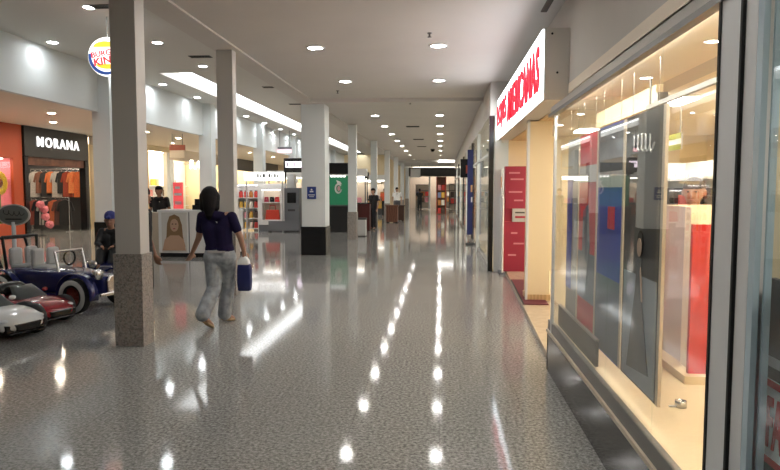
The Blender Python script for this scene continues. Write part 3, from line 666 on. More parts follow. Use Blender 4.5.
B('cabinet', (-.28, .3, -.05, .5, 0, 1.68), grey_pl, t, .02); B('screen', (-.16, .18, -.062, -.05, 1.1, 1.5), black_m, t); B('slot', (-.14, .14, -.06, -.05, .78, .86), dark_m, t); B('kick_plate', (-.27, .29, -.06, -.05, .02, .3), dark_m, t)
B('top_box', (-.2, .1, .05, .4, 1.68, 2.2), greyl_m, t)
t = thing('partition', 'low grey partition along the gift kiosk', 'partition', (-6.2, 23.9, 0))
B('panel', (-.35, .85, 0, .05, .05, .42), grey_pl, t)
for x in (-.3, .8): B('foot', (x-.04, x+.04, -.06, .1, 0, .05), dark_m, t)

# ------------------------------------------------------------------ green kiosk behind the wide column
green_m = mat('green_panel_lit', (.015, .13, .06), .5, emit=(.015, .16, .07), es=.25)
t = thing('kiosk', 'dark kiosk with a green emblem panel behind the wide white column', 'kiosk', (-4.2, 24.0, 0))
B('counter', (-.8, .68, 0, .7, 0, .98), blackmat_m, t); B('counter_top', (-.83, .71, -.03, .73, .98, 1.03), dark_m, t)
B('green_panel', (-.8, .68, .3, .36, 1.03, 2.15), green_m, t); B('header', (-.85, .75, 0, .5, 2.2, 2.62), black_m, t)
for x in (-.8, .66): B('post', (x, x+.04, .3, .34, 1.03, 2.2), black_m, t)
em = mat('emblem_white', (.75, .7, .68), .5); pk = mat('emblem_pink', (.75, .4, .42), .5)
MB().prism(ellipse(.14, .2, 20, .6, 2*PI-.2, (.28, 1.66)) + ellipse(.09, .13, 20, 2*PI-.2, .6, (.29, 1.66)), .02, em, (0, .27, 0), XS, ZU).prism([(.26, 1.82), (.2, 1.98), (.36, 1.92), (.42, 1.82)], .02, em, (0, .268, 0), XS, ZU).build('emblem', t)
MB().prism(ellipse(.06, .1, 14, c=(.3, 1.66)), .02, pk, (0, .265, 0), XS, ZU).build('emblem_centre', t)
for k in range(5):
    pt = thing('pendant_lamp', 'small white pendant lamp under the dark kiosk header, %s in line' % ORD[k], 'lamp', (-4.15+.12*k, 24.12, 2.1), 0, 'pendant lamps of the dark kiosk')
    MB().lathe([(.001, .06), (.05, .04), (.055, 0), (.001, -.02)], litw, 12).build('shade', pt); MB().tube((0, 0, .05), (0, 0, .1), .006, black_m, n=6).build('cord', pt)
t = thing('litter_bin', 'grey litter bin beside the slim white column', 'bin', (-2.72, 22.0, 0))
B('body', (-.14, .14, -.14, .14, .03, .58), greyl_m, t, .01); B('rim', (-.15, .15, -.15, .15, .58, .64), dark_m, t); B('base', (-.13, .13, -.13, .13, 0, .03), dark_m, t)
t = thing('counter', 'dark red counter behind the slim white column', 'counter', (-3.05, 25.0, 0))
B('cabinet', (-.35, .25, 0, .5, .02, 1.05), mat('dark_red_wood', (.09, .015, .012), .4), t); B('top', (-.38, .28, -.03, .53, 1.05, 1.1), black_m, t); B('plinth', (-.33, .23, .03, .47, 0, .02), black_m, t)
t = thing('planter', 'red brown wooden planter box at the column row', 'planter', (-2.4, 31.5, 0))
MB().box(-.28, .28, -.28, .28, .04, .85, wood_m).build('box', t, .01); B('rim', (-.31, .31, -.31, .31, .8, .87), wood_m, t)
for x in (-.22, .22): B('foot', (x-.05, x+.05, -.25, .25, 0, .04), black_m, t)
t = thing('planter', 'darker wooden planter box just behind the red brown one', 'planter', (-2.2, 33.4, 0))
MB().box(-.28, .28, -.28, .28, .04, .8, mat('dark_brown', (.06, .025, .015), .5)).build('box', t, .01); B('rim', (-.31, .31, -.31, .31, .76, .82), mat('dark_brown', (.06, .025, .015), .5), t)
for x in (-.22, .22): B('foot', (x-.05, x+.05, -.25, .25, 0, .04), black_m, t)
# distant kiosks between the slim columns
kk = [(-4.6, 30.0, 'red', red_m), (-5.2, 36.0, 'white', white_pl), (-4.6, 42.0, 'amber', goodsm[1]), (-5.4, 47.0, 'grey', grey_pl), (-8.0, 33.0, 'brown', wood_m), (-7.2, 40.0, 'pink', goodsm[4])]
for k, (x, y, nm, mm) in enumerate(kk):
    t = thing('kiosk', 'distant kiosk with a %s counter and lit header' % nm, 'kiosk', (x, y, 0))
    B('counter', (-1.0, 1.0, 0, .7, 0, 1.0), dark_m if nm != 'white' else white_pl, t); B('front_band', (-1.0, 1.0, -.02, 0, .4, .9), mm, t)
    B('header', (-1.1, 1.1, 0, .4, 2.25, 2.6), black_m if k % 2 else white_pl, t); B('lamp', (-.95, .95, .05, .35, 2.2, 2.25), paneln_m, t)
    for sx in (-1.05, 1.0): B('post', (sx, sx+.05, .1, .15, 0, 2.25), dark_m, t)
    B('back_shelf', (-.95, .95, .66, .7, 1.0, 2.0), beige_m, t)
    for j in range(5):
        pt = thing('product_box', '%s box, %s along the distant %s kiosk' % (goodsn[(j+k) % 7], ORD[j], nm), 'box', (x-.7+.35*j, y+.35, 1.0), 0, 'boxes on the distant %s kiosk' % nm)
        B('carton', (-.12, .12, -.08, .08, 0, .25+.12*((j*k) % 3)), goodsm[(j+k) % 7], pt, .01)

# ------------------------------------------------------------------ corridor end
struct('wall_end', MB().box(-19, 8, YE + 4, YE + 4.2, 0, 5.2, cream_m), 'end wall of the corridor behind the last shop', 'wall')
t = thing('shopfront', 'open shop at the corridor end with white posts and dark header', 'shopfront', (-.4, 54.0, 0))
B('header', (-2.4, 3.4, -.1, .1, 2.75, 3.5), dark_m, t)
for x in (-2.4, -.65, .65, 1.6, 3.2): B('post', (x, x+.14, -.1, .1, 0, 2.75), white_pl, t)
B('rear_wall', (-2.4, 3.4, 3.5, 3.6, 0, 3.5), mat('brown_wall', (.32, .26, .21), .7), t); B('lamp_panel', (-2.0, 3.0, .6, 3.0, 3.4, 3.45), mat('end_lamp', (1, 1, 1), .5, emit=(1, .92, .80), es=4), t)
t = thing('hanging_sign', 'white box sign hung at the corridor end', 'sign', (-2.0, 50.0, 2.93))
B('box', (-.38, .38, -.1, .1, -.33, .33), white_pl, t)
for x in (-.3, .3): MB().tube((x, 0, .33), (x, 0, .62), .015, dark_m, n=6).build('rod', t)
t = thing('display_tower', 'tall red brown display tower at the corridor end', 'shelf', (0, 43.0, 0))
B('back_panel', (-.33, .33, .2, .25, 0, 2.5), wood_m, t)
for x in (-.33, .27): B('side_panel', (x, x+.06, -.2, .2, 0, 2.5), mat('rust_red', (.35, .06, .03), .5), t)
for z in (.06, .6, 1.1, 1.6, 2.1, 2.5): B('shelf_board', (-.27, .27, -.2, .2, z-.05, z), wood_m, t)
for k in range(8):
    pt = thing('product_box', '%s box on the red brown display tower, shelf %s from the floor, %s' % (goodsn[(k*3) % 7], ('one', 'two', 'three', 'four')[k//2], ('inner', 'outer')[k % 2]), 'box', (-.12+.24*(k % 2), 42.95, (.06, .6, 1.1, 1.6)[k//2]), 0, 'boxes on the display tower')
    B('carton', (-.1, .1, -.1, .1, 0, .36), goodsm[(k*3) % 7], pt, .01)
for k, (x, y, nm) in enumerate(((1.2, 49.0, 'behind the display tower'), (-1.6, 55.5, 'behind the hanging white sign'), (.3, 56.2, 'at the middle of the end shop'), (2.2, 55.0, 'by the far shop windows'))):
    t = thing('display_shelf', 'dark retail shelf unit ' + nm, 'shelf', (x, y, 0))
    for sx in (-.6, .57): B('side_panel', (sx, sx+.03, -.2, .2, 0, 2.1), dark_m, t)
    for z in (.1, .6, 1.1, 1.6, 2.1): B('shelf_board', (-.57, .57, -.2, .2, z-.04, z), dark_m, t)
    B('back_panel', (-.57, .57, .17, .2, .1, 2.06), beige_m, t)
    for j in range(6):
        pt = thing('product_box', '%s product, %s on the dark retail shelf %s' % (goodsn[(j+2*k) % 7], ORD[j], nm), 'box', (x-.35+.35*(j % 3), y-.05, (.6, 1.1)[j//3]), 0, 'products on the shelf ' + nm)
        B('carton', (-.13, .13, -.1, .1, 0, .38), goodsm[(j+2*k) % 7], pt, .01)

# ------------------------------------------------------------------ big store with the red letter sign
t = thing('store_sign', 'large white lit box sign with red letters over the shop entrance', 'sign', (1.07, 7.08, -.09))
face_m = mat('sign_face_lit', (.9, .93, .95), .4, emit=(.86, .95, 1.0), es=2.6)
let_m = mat('sign_letter_lit', (.4, .004, .015), .5, emit=(.50, .004, .018), es=.8, spec=.2)
B('housing', (.02, .288, 0, 5.55, 2.66, 3.42), wall_m, t, .005); B('lit_face', (0, .02, .01, 5.54, 2.67, 3.41), face_m, t)
text('lettering', 'LOJAS', let_m, t, (-.012, 4.55, 3.03), XE, ZU, .50, 1.6, .02, .014, spacing=1.12)
text('lettering', 'AMERICANAS', let_m, t, (-.012, 1.85, 3.03), XE, ZU, .50, 3.4, .02, .014, spacing=1.12)
MB().tube((.1, -.004, 3.36), (.1, 0, 3.36), .012, black_m).build('fixing_screw', t); MB().tube((.16, -.004, 2.95), (.16, 0, 2.95), .012, black_m).build('fixing_screw', t)
# window box: plinth, sill, glazing
struct('baseboard_right', MB().box(.955, 1.0, Y0, 5.75, 0, .345, stone_m).box(.955, 1.4, 5.70, 5.75, 0, .345, stone_m), 'polished black stone plinth under the shop window', 'plinth')
w1 = thing('window_1', 'tall frameless shop window showing hanging banners', 'window', (.965, 0, 0)); w1['kind'] = 'structure'
MB().box(-.02, .055, 2.3, 5.75, .345, .37, beige_m).box(-.005, .03, 2.3, 5.75, .37, .455, alu_dark_m).build('sill_rail', w1)
ys = [2.30, 2.94, 3.77, 4.65, 5.56]
for a, b in zip(ys[:-1], ys[1:]): B('glass_pane', (-.005, .005, a+.002, b-.002, .455, 2.245), glass_m, w1)
B('glass_pane', (.01, .44, 5.56, 5.57, .455, 2.245), glass_m, w1)
B('corner_trim', (-.012, .012, 5.562, 5.59, .345, 2.245), alu_m, w1)
d1 = thing('trim_4', 'broad grey aluminium post between two shop windows', 'post', (.96, 2.215, 0)); d1['kind'] = 'structure'
B('post', (-.02, .06, -.075, .07, 0, 2.25), alu_m, d1)
B('gasket', (-.024, .05, .07, .088, 0, 2.25), rubber_m, d1); B('gasket', (-.024, .05, -.09, -.075, 0, 2.25), rubber_m, d1)
w2 = thing('window_2', 'neighbouring glazed shopfront with grey frame and glass edges', 'window', (.96, 0, 0)); w2['kind'] = 'structure'
B('frame_stile', (-.015, .05, 2.045, 2.12, 0, 2.25), alu_m, w2)
B('glass_edge', (-.018, .0, 2.0, 2.035, .05, 2.25), edge_m, w2); B('glass_edge', (.01, .03, 1.99, 2.0, .05, 2.25), edge_m, w2)
B('glass_pane', (-.008, .0, Y0+.2, 1.955, .345, 2.245), glassb_m, w2)
# display interior
struct('floor_display', MB().box(1.0, 1.95, 2.2, 5.55, .40, .45, creamfl_m).box(1.9, 1.95, 2.2, 5.55, .05, .40, creamfl_m).box(1.45, 1.95, 3.86, 5.5, .45, .50, creamfl_m), 'cream display floor behind the shop window', 'floor')
struct('floor_store', MB().box(1.0, 8.0, Y0, 5.7, 0.0, .05, creamfl_m).box(1.6, 8.0, 5.7, 12.6, 0.0, .05, creamfl_m)
       .prism([(1.0, 5.75), (1.6, 5.75), (1.6, 12.6), (1.26, 12.6)], .055, mat('threshold_stone', (.52, .42, .31), .18, noise=.1, nscale=12), (0, 0, .055), (1, 0, 0), (0, 1, 0)), 'cream floor of the large store', 'floor')
struct('ceiling_store', MB().box(1.35, 8.0, Y0, 12.7, 2.64, 2.74, soffit_m).box(1.03, 1.36, 2.17, 5.6, 2.285, 2.30, soffit_m).box(1.36, 1.40, 2.17, 5.6, 2.285, 2.64, soffit_m), 'beige ceiling inside the large store', 'ceiling')
struct('wall_store', MB().box(5.0, 5.15, Y0, 12.7, .05, 2.64, cream_m).box(1.3, 5.0, 12.6, 12.7, .05, 2.64, cream_m).box(1.0, 5.0, 2.1, 2.17, .05, 2.255, cream_m), 'cream walls inside the large store', 'wall')
t = thing('strip_light', 'slim added strip light hidden above the shop window glass to brighten the banners', 'ceiling light', (1.003, 3.95, 2.277))
B('diffuser', (-.018, .018, -1.6, 1.55, 0, .006), mat('banner_fill_strip', (1, 1, 1), .5, emit=(1, .93, .8), es=40), t); B('housing', (-.02, .02, -1.62, 1.57, .006, .02), alu_m, t)  # added lamp, hidden by the rail, brightens the banner fronts
spot_m = mat('store_square_lamp', (1, 1, 1), .5, emit=(1, .89, .72), es=15)
for k, (x, y) in enumerate(((2.2, 4.0), (3.8, 5.4), (2.5, 7.6), (4.0, 8.8), (2.6, 11.2), (1.75, 3.0))):
    t = thing('shop_light', 'small square light in the store ceiling, ' + ['above the red and beige unit', 'behind the standing person', 'above the white store shelf', 'deep inside the store', 'behind the entrance pillar', 'close to the window banners'][k], 'ceiling light', (x, y, 2.60), 0, 'square lights of the large store')
    B('diffuser', (-.3, .3, -.3, .3, 0, .02), spot_m, t); B('frame', (-.32, .32, -.32, .32, .02, .038), white_pl, t)
t = thing('display_valance', 'cream valance board above the hanging banners', 'board', (1.3, 4.7, 0))
B('board', (-.02, .02, -.7, .8, 2.11, 2.235), cream_m, t); B('bracket', (-.03, .03, -.76, -.7, 2.1, 2.18), alu_dark_m, t)
t = thing('banner_rail', 'thin dark rail under the window ceiling', 'rail', (1.2, 3.75, 0))
B('bar', (-.01, .01, -1.3, .15, 2.07, 2.095), alu_dark_m, t)
for y in (-1.25, .1): MB().tube((0, y, 2.09), (0, y, 2.255), .006, alu_dark_m, n=8).build('hanger', t)
# banners hung just behind the glass
def banner(y0, y1, base, label, deco, z0=.55, z1=2.01):
    t = thing('banner', label, 'banner', (1.06, (y0+y1)/2, 0), 0, 'banners behind the shop window'); h = (y1-y0)/2
    B('sheet', (-.006, .006, -h, h, z0, z1), base, t)
    B('edge_strip', (-.008, .008, -h-.035, -h, z0, z1), mat('banner_edge', (.58, .5, .4), .5), t)
    for y in (-h*.7, h*.7): MB().tube((0, y, z1), (0, y, 2.25), .0015, steel_m, n=6).build('cord', t)
    deco(t, h)
    return t
def Pr(t, name, poly, m, d=.004, x=-.008): MB().prism(poly, d, m, (x, 0, 0), XE, ZU).build(name, t)
slate = mat('banner_slate', (.10, .11, .13), .5); pale = mat('banner_pale', (.55, .55, .56), .5); skinb = mat('banner_skin', (.42, .28, .21), .5)
dres_refl = mat('banner_dress_reflection', (.10, .14, .2), .5); royal = mat('banner_royal', (.02, .06, .42), .5); brick = mat('banner_red', (.58, .015, .04), .5)
def deco_black(t, h):
    scribble('lettering', pale, t, (-.009, .0, 1.84), XE, ZU, .34, .12, .004)
    Pr(t, 'print_reflection_band', [(-h*.92, 1.15), (h*.92, 1.15), (h*.92, .56), (-h*.92, .56)], mat('banner_mist', (.26, .31, .36), .5))
    Pr(t, 'figure_dress', [(-.035, 1.24), (.045, 1.24), (.05, 1.08), (.10, .92), (.20, .66), (-.17, .62), (-.09, .92), (-.04, 1.08)], mat('banner_dark_dress', (.035, .045, .06), .5), .004, -.014)
    Pr(t, 'figure_arm', [(.05, 1.2), (.09, 1.02), (.07, 1.02), (.035, 1.18)], skinb, .003, -.017)
    Pr(t, 'figure_head', ellipse(.036, .05, 16, c=(.005, 1.30)), skinb, .004, -.014)
    Pr(t, 'figure_hair', ellipse(.05, .07, 16, c=(.01, 1.32)), hair_m, .003, -.011)
def deco_blue(t, h):
    Pr(t, 'upper_band', [(-h, 2.0), (h, 2.0), (h, 1.72), (-h, 1.72)], slate); Pr(t, 'pale_band', [(-h, 1.72), (h, 1.72), (h, 1.62), (-h, 1.62)], pale)
    Pr(t, 'red_square', [(-.02, 1.5), (.14, 1.5), (.14, 1.36), (-.02, 1.36)], brick)
    Pr(t, 'print_reflection_band', [(-h, 1.05), (h, 1.05), (h, .56), (-h, .56)], dres_refl)  # blue-grey lower band partly paints in the reflected corridor
def deco_red(t, h):
    Pr(t, 'pale_band', [(-h, 1.78), (h, 1.78), (h, 1.66), (-h, 1.66)], pale)
    Pr(t, 'print_reflection_band', [(-h, 1.15), (h, 1.15), (h, .8), (-h, .8)], dres_refl); Pr(t, 'figure_body', [(-.1, 1.45), (.05, 1.5), (.12, 1.2), (.02, .85), (-.12, .9)], dres_refl, .004, -.012)  # grey-blue band puts the corridor's reflection into the banner colour
def deco_grey(t, h):
    Pr(t, 'blue_stripe', [(-h, 1.7), (.0, 1.7), (.0, .8), (-h, .8)], royal); Pr(t, 'pale_patch', [(.05, 1.5), (h, 1.5), (h, 1.0), (.05, 1.0)], pale)
banner(3.17, 3.78, mat('banner_black', (.02, .02, .022), .45), 'black hanging banner with a figure in a long dress', deco_black)
banner(3.84, 4.42, royal, 'royal blue hanging banner with a red square', deco_blue)
banner(4.47, 5.0, brick, 'dark red hanging banner between the blue and the grey one', deco_red)
banner(5.06, 5.46, mat('banner_grey', (.34, .33, .31), .5), 'grey hanging banner with a blue stripe at the window end', deco_grey)
t = thing('kick_panel', 'low black panel behind the glass under the end banners', 'panel', (1.02, 4.2, 0))
B('board', (-.01, .01, 0.0, 1.33, .452, .62), blackmat_m, t); B('edge', (-.012, .012, 0.0, 1.33, .62, .63), alu_dark_m, t)
t = thing('display_unit', 'red and beige display unit standing on the cream window floor', 'display', (1.55, 3.92, .50))
B('side_panel', (-.01, .02, .24, .76, 0, 1.0), mat('greige_panel', (.52, .45, .36), .5), t); B('trim', (-.02, .02, .14, .24, 0, 1.0), cream_m, t); B('front_panel', (-.06, .42, .0, .03, 0, .9), mat('red_gloss', (.50, .025, .025), .3), t)
B('rear_panel', (.02, .42, .77, .80, 0, 1.0), cream_m, t); B('red_panel', (-.01, .02, .765, 1.05, 0, .98), red_m, t)
t = thing('price_ring', 'small metal ring lying on the cream window floor', 'ring', (1.28, 3.45, .45))
MB().lathe([(.025, 0), (.03, 0), (.03, .035), (.025, .035), (.025, 0)], steel_m, 18).build('band', t); B('tag', (-.06, -.03, -.01, .01, 0, .006), white_pl, t)
t = thing('shelf_label', 'green and white shelf sign above the red panel', 'sign', (2.6, 7.53, 2.05))
gl = mat('lime_green', (.32, .33, .05), .5)
B('plate', (-.01, .01, -.3, .3, 0, .18), white_pl, t); B('band', (-.014, -.01, -.3, .3, .12, .18), gl, t); B('band', (-.014, -.01, -.3, .3, 0, .06), gl, t)
MB().tube((0, .25, .18), (0, .25, .58), .006, steel_m, n=6).tube((0, -.25, .18), (0, -.25, .58), .006, steel_m, n=6).build('wire', t)
t = thing('display_shelf', 'white store shelf with small dark goods behind the banners', 'shelf', (3.0, 7.6, .05))
B('back_panel', (.1, .14, -.9, .9, 0, 1.9), white_pl, t)
for z in (.3, .8, 1.3, 1.7): B('shelf_board', (-.2, .1, -.9, .9, z-.03, z), white_pl, t)
for y in (-.9, .87): B('side_panel', (-.2, .1, y, y+.03, 0, 1.9), white_pl, t)
for k in range(8):
    t = thing('product_box', '%s product, %s on the white store shelf, %s tier' % (goodsn[k % 7], ORD[k % 4], ('upper', 'lower')[k//4]), 'box', (2.9, 7.0+.38*(k % 4), (1.35, .85)[k//4]), 0, 'products on the white store shelf')
    B('carton', (-.09, .09, -.12, .12, 0, .2+.08*(k % 2)), [goodsm[3], dark_m, goodsm[0], blackmat_m][k % 4], t, .01)
# entrance
struct('trim_5', MB().box(1.22, 1.52, 9.06, 9.42, .05, 2.555, cream_m).box(1.205, 1.535, 9.045, 9.435, .05, .14, woodl_m).box(1.19, 1.22, 9.04, 9.10, .05, 2.64, alu_m), 'cream pillar with wooden foot in the shop entrance', 'pillar')
struct('trim_6', MB().box(1.34, 1.62, 5.75, 12.7, 2.555, 2.60, woodl_m), 'wood coloured header under the red letter sign', 'trim')
t = thing('door_mat', 'maroon mat on the step of the shop entrance', 'mat', (1.2, 9.9, .056), -.036)
B('pile', (-.02, .3, -1.2, 1.2, 0, .012), maroon_m, t); B('border', (-.04, -.02, -1.2, 1.2, 0, .008), rubber_m, t)
t = thing('promo_display', 'tall crimson promotion stand at the shop entrance', 'display', (1.43, 12.3, .055))
B('lower_box', (-.25, .25, 0, .25, 0, .95), crim_m, t, .005); B('upper_box', (-.22, .25, .02, .25, 1.2, 2.0), crim_m, t, .005); B('price_board', (-.08, .25, -.02, .0, .95, 1.2), greyl_m, t); B('spine', (-.25, -.08, .05, .25, .95, 1.2), crim_m, t)
pkp = mat('promo_print', (.62, .22, .27), .5)
for z, a, b in ((1.86, -.15, .05), (1.74, -.12, .12), (1.5, -.15, .1), (1.34, -.05, .12), (.72, -.1, .02), (.52, -.05, .15), (.3, -.15, .0)): B('print_line', (a, b, -.006, .02 if z > 1 else 0, z, z+.03), pkp, t)
MB().box(-.03, .2, -.026, -.02, 1.02, 1.06, crim_m).box(-.03, .15, -.026, -.02, 1.11, 1.14, dark_m).build('price_text', t)
for k, (x, y) in enumerate(((1.17, 12.45),)):
    t = thing('security_gate', 'slim pale antitheft gate beside the crimson stand', 'security gate', (x, y, 0))
    MB().path([(0, -.18, 0), (0, -.18, 1.45), (0, -.12, 1.5), (0, .12, 1.5), (0, .18, 1.45), (0, .18, 0)], .022, white_pl, 8).build('loop', t); B('base', (-.05, .05, -.24, .24, 0, .04), grey_pl, t); B('panel', (-.006, .006, -.16, .16, .1, 1.4), glass_m, t)
# neighbouring shop at the frame edge
t = thing('window_poster', 'black poster with a red bordered white notice at the frame edge', 'poster', (1.03, 1.45, 0))
B('board', (-.01, .01, -.6, .62, .3, 1.33), mat('poster_black', (.03, .03, .03), .5), t)
B('notice', (-.016, -.01, -.2, .61, .76, 1.02), white_pl, t)
MB().box(-.02, -.016, -.2, .61, 1.0, 1.02, red_m).box(-.02, -.016, -.2, .61, .76, .78, red_m).box(-.02, -.016, .595, .61, .78, 1.0, red_m).build('red_border', t)
text('lettering', 'FA', red_m, t, (-.018, .53, .89), XE, ZU, .16, .095, .004, .02)
MB().box(-.014, -.01, -.2, .6, 1.06, 1.09, pale).box(-.014, -.01, -.2, .6, .69, .72, pale).build('text_line', t)
t = thing('display_counter', 'white counter inside the neighbouring shop', 'counter', (1.5, 1.55, .05))
B('top', (-.3, .4, -.6, .4, 1.36, 1.45), white_pl, t); B('body', (-.25, .4, -.55, .35, 0, 1.36), greyl_m, t)
struct('wall_neighbour', MB().box(2.6, 2.7, Y0, 2.1, .05, 2.64, mat('dim_grey_wall', (.5, .52, .52), .7)), 'dim grey rear wall of the neighbouring shop', 'wall')
t = thing('shop_light', 'added neutral panel light brightening the neighbouring shop', 'ceiling light', (1.9, .8, 2.60))
B('diffuser', (-.4, .4, -.7, .7, 0, .02), paneln_m, t); B('frame', (-.42, .42, -.72, .72, .02, .038), white_pl, t)  # lamp added to lift the dark interior behind the glass
# ------------------------------------------------------------------ far shops on the right, face at x = .96
struct('floor_far_shops', MB().box(1.0, 6, 12.72, 45, 0, .03, creamfl_m))
struct('wall_far_shops', MB().box(4.6, 4.75, 12.7, 45, .03, 3.6, white_m).box(1.1, 4.6, 20.0, 20.1, .03, 3.05, white_m).box(1.1, 4.6, 28.0, 28.1, .03, 3.05, cream_m).box(1.1, 4.6, 36.0, 36.1, .03, 3.05, white_m), 'white walls of the far shops', 'wall')
struct('ceiling_far_shops', MB().box(1.06, 4.6, 12.8, 45, 3.05, 3.12, ceil2_m))
for k, y in enumerate((16.2, 24.0, 32.0, 40.0)):
    t = thing('shop_light', 'panel light in the %s far shop beyond the entrance' % ORD[k], 'ceiling light', (2.7, y, 3.0), 0, 'panel lights of the far shops')
    B('diffuser', (-.9, .9, -1.6, 1.6, 0, .02), paneln_m, t); B('frame', (-.94, .94, -1.64, 1.64, .02, .045), white_pl, t)
w3 = thing('window_3', 'row of glazed far shop windows with black and white posts', 'window', (.96, 0, 0)); w3['kind'] = 'structure'
B('post', (-.03, .06, 12.7, 12.9, 0, 3.05), black_m, w3); B('post', (.08, .2, 12.66, 12.8, 0, 3.05), white_m, w3)
for k, y in enumerate((16.8, 20.0, 24.0, 28.0, 32.0, 36.0, 40.0, 44.8)): B('post', (-.03, .06, y, y+.22, 0, 3.05), white_m if k % 2 == 0 else dark_m, w3)
B('sill', (-.02, .06, 12.9, 44.8, 0, .12), steel_m, w3); B('transom', (-.015, .04, 12.9, 44.8, 2.3, 2.36), white_m, w3)
ys = [12.9, 14.8, 16.8, 20.0, 24.0, 28.0, 32.0, 36.0, 40.0, 44.8]
for a, b in zip(ys[:-1], ys[1:]): B('glass_pane', (.0, .01, a+(.22 if a > 15 else .01), b, .12, 3.05), glass_m, w3)
t = thing('banner', 'tall navy banner standing at the far shop windows', 'banner', (.86, 18.9, 0))
B('sheet', (-.1, .06, -.01, .01, .3, 2.78), navy_m, t); B('base', (-.14, .1, -.12, .12, 0, .05), dark_m, t); MB().tube((-.02, .02, .05), (-.02, .02, 2.78), .012, steel_m).build('pole', t)
MB().box(0, .05, -.016, -.01, 1.55, 1.75, mat('print_tan', (.55, .32, .15), .5)).box(.01, .05, -.016, -.01, 1.25, 1.4, pale).build('print', t)
t = thing('projecting_sign', 'black projecting sign with orange print above the far windows', 'sign', (.80, 20.4, 2.28))
B('box', (-.2, .02, -.05, .05, -.28, .3), black_m, t); MB().box(.02, .06, -.04, .04, -.25, .3, alu_m).build('bracket', t); MB().box(-.03, .015, -.056, -.05, -.15, .1, orange_m).build('print', t)
for k, y in enumerate((14.0, 16.0, 18.4, 22.0, 26.0, 30.5)):
    t = thing('display_shelf', 'metal goods shelf inside the far shops, %s after the entrance' % ORD[k], 'shelf', (2.0, y, .03), 0, 'goods shelves of the far shops')
    for sx in (-.5, .47): B('side_panel', (sx, sx+.03, -.18, .18, 0, 2.1), white_pl, t)
    for z in (.15, .65, 1.15, 1.65, 2.1): B('shelf_board', (-.47, .47, -.18, .18, z-.03, z), white_pl, t)
    for j in range(6):
        pt = thing('product_box', '%s product, %s on the goods shelf %s after the entrance' % (goodsn[(j*2+k) % 7], ORD[j], ORD[k]), 'box', (2.0-.3+.3*(j % 3), y-.03, .03+(1.15, 1.65)[j//3]), 0, 'products on the %s far goods shelf' % ORD[k])
        B('carton', (-.11, .11, -.1, .1, 0, .3), [goodsm[3], dark_m, goodsm[0], goodsm[2], grey_pl, goodsm[6]][(j+k) % 6], pt, .01)

# ------------------------------------------------------------------ ride-on toy cars
def wheel(t, name, x, y, r, wdt, tyre_m, rim_m, wall=None, parent_name='wheel'):
    s = 1 if x > 0 else -1
    o = MB().lathe([(r*.55, -wdt/2), (r*.9, -wdt/2), (r, -wdt*.3), (r, wdt*.3), (r*.9, wdt/2), (r*.55, wdt/2), (r*.55, -wdt/2)], tyre_m, 28, (x, y, r), 'x').build('wheel', t)
    if wall: MB().lathe([(r*.66, s*wdt*.52), (r*.93, s*wdt*.52), (r*.93, s*wdt*.44), (r*.66, s*wdt*.44), (r*.66, s*wdt*.52)], wall, 28, (x, y, r), 'x').build('white_wall', o)
    m = MB().lathe([(.001, s*wdt*.3), (r*.18, s*wdt*.42), (r*.2, s*wdt*.1), (r*.55, s*wdt*.2), (r*.6, s*wdt*.46), (r*.56, s*wdt*.1), (.001, 0)], rim_m, 24, (x, y, r), 'x')
    for k in range(8):
        a = 2*PI*k/8; m.tube((x+s*wdt*.3, y, r), (x+s*wdt*.3, y+r*.58*math.cos(a), r+r*.58*math.sin(a)), r*.045, rim_m, n=6)
    m.build('rim', o)
def section(y, hw, zb, zs, zt, tw):
    return [(hw*.86, y, zb), (hw, y, zb+(zs-zb)*.35), (hw*.985, y, zs), (tw, y, zt), (tw*.45, y, zt+.008), (-tw*.45, y, zt+.008), (-tw, y, zt), (-hw*.985, y, zs), (-hw, y, zb+(zs-zb)*.35), (-hw*.86, y, zb)]
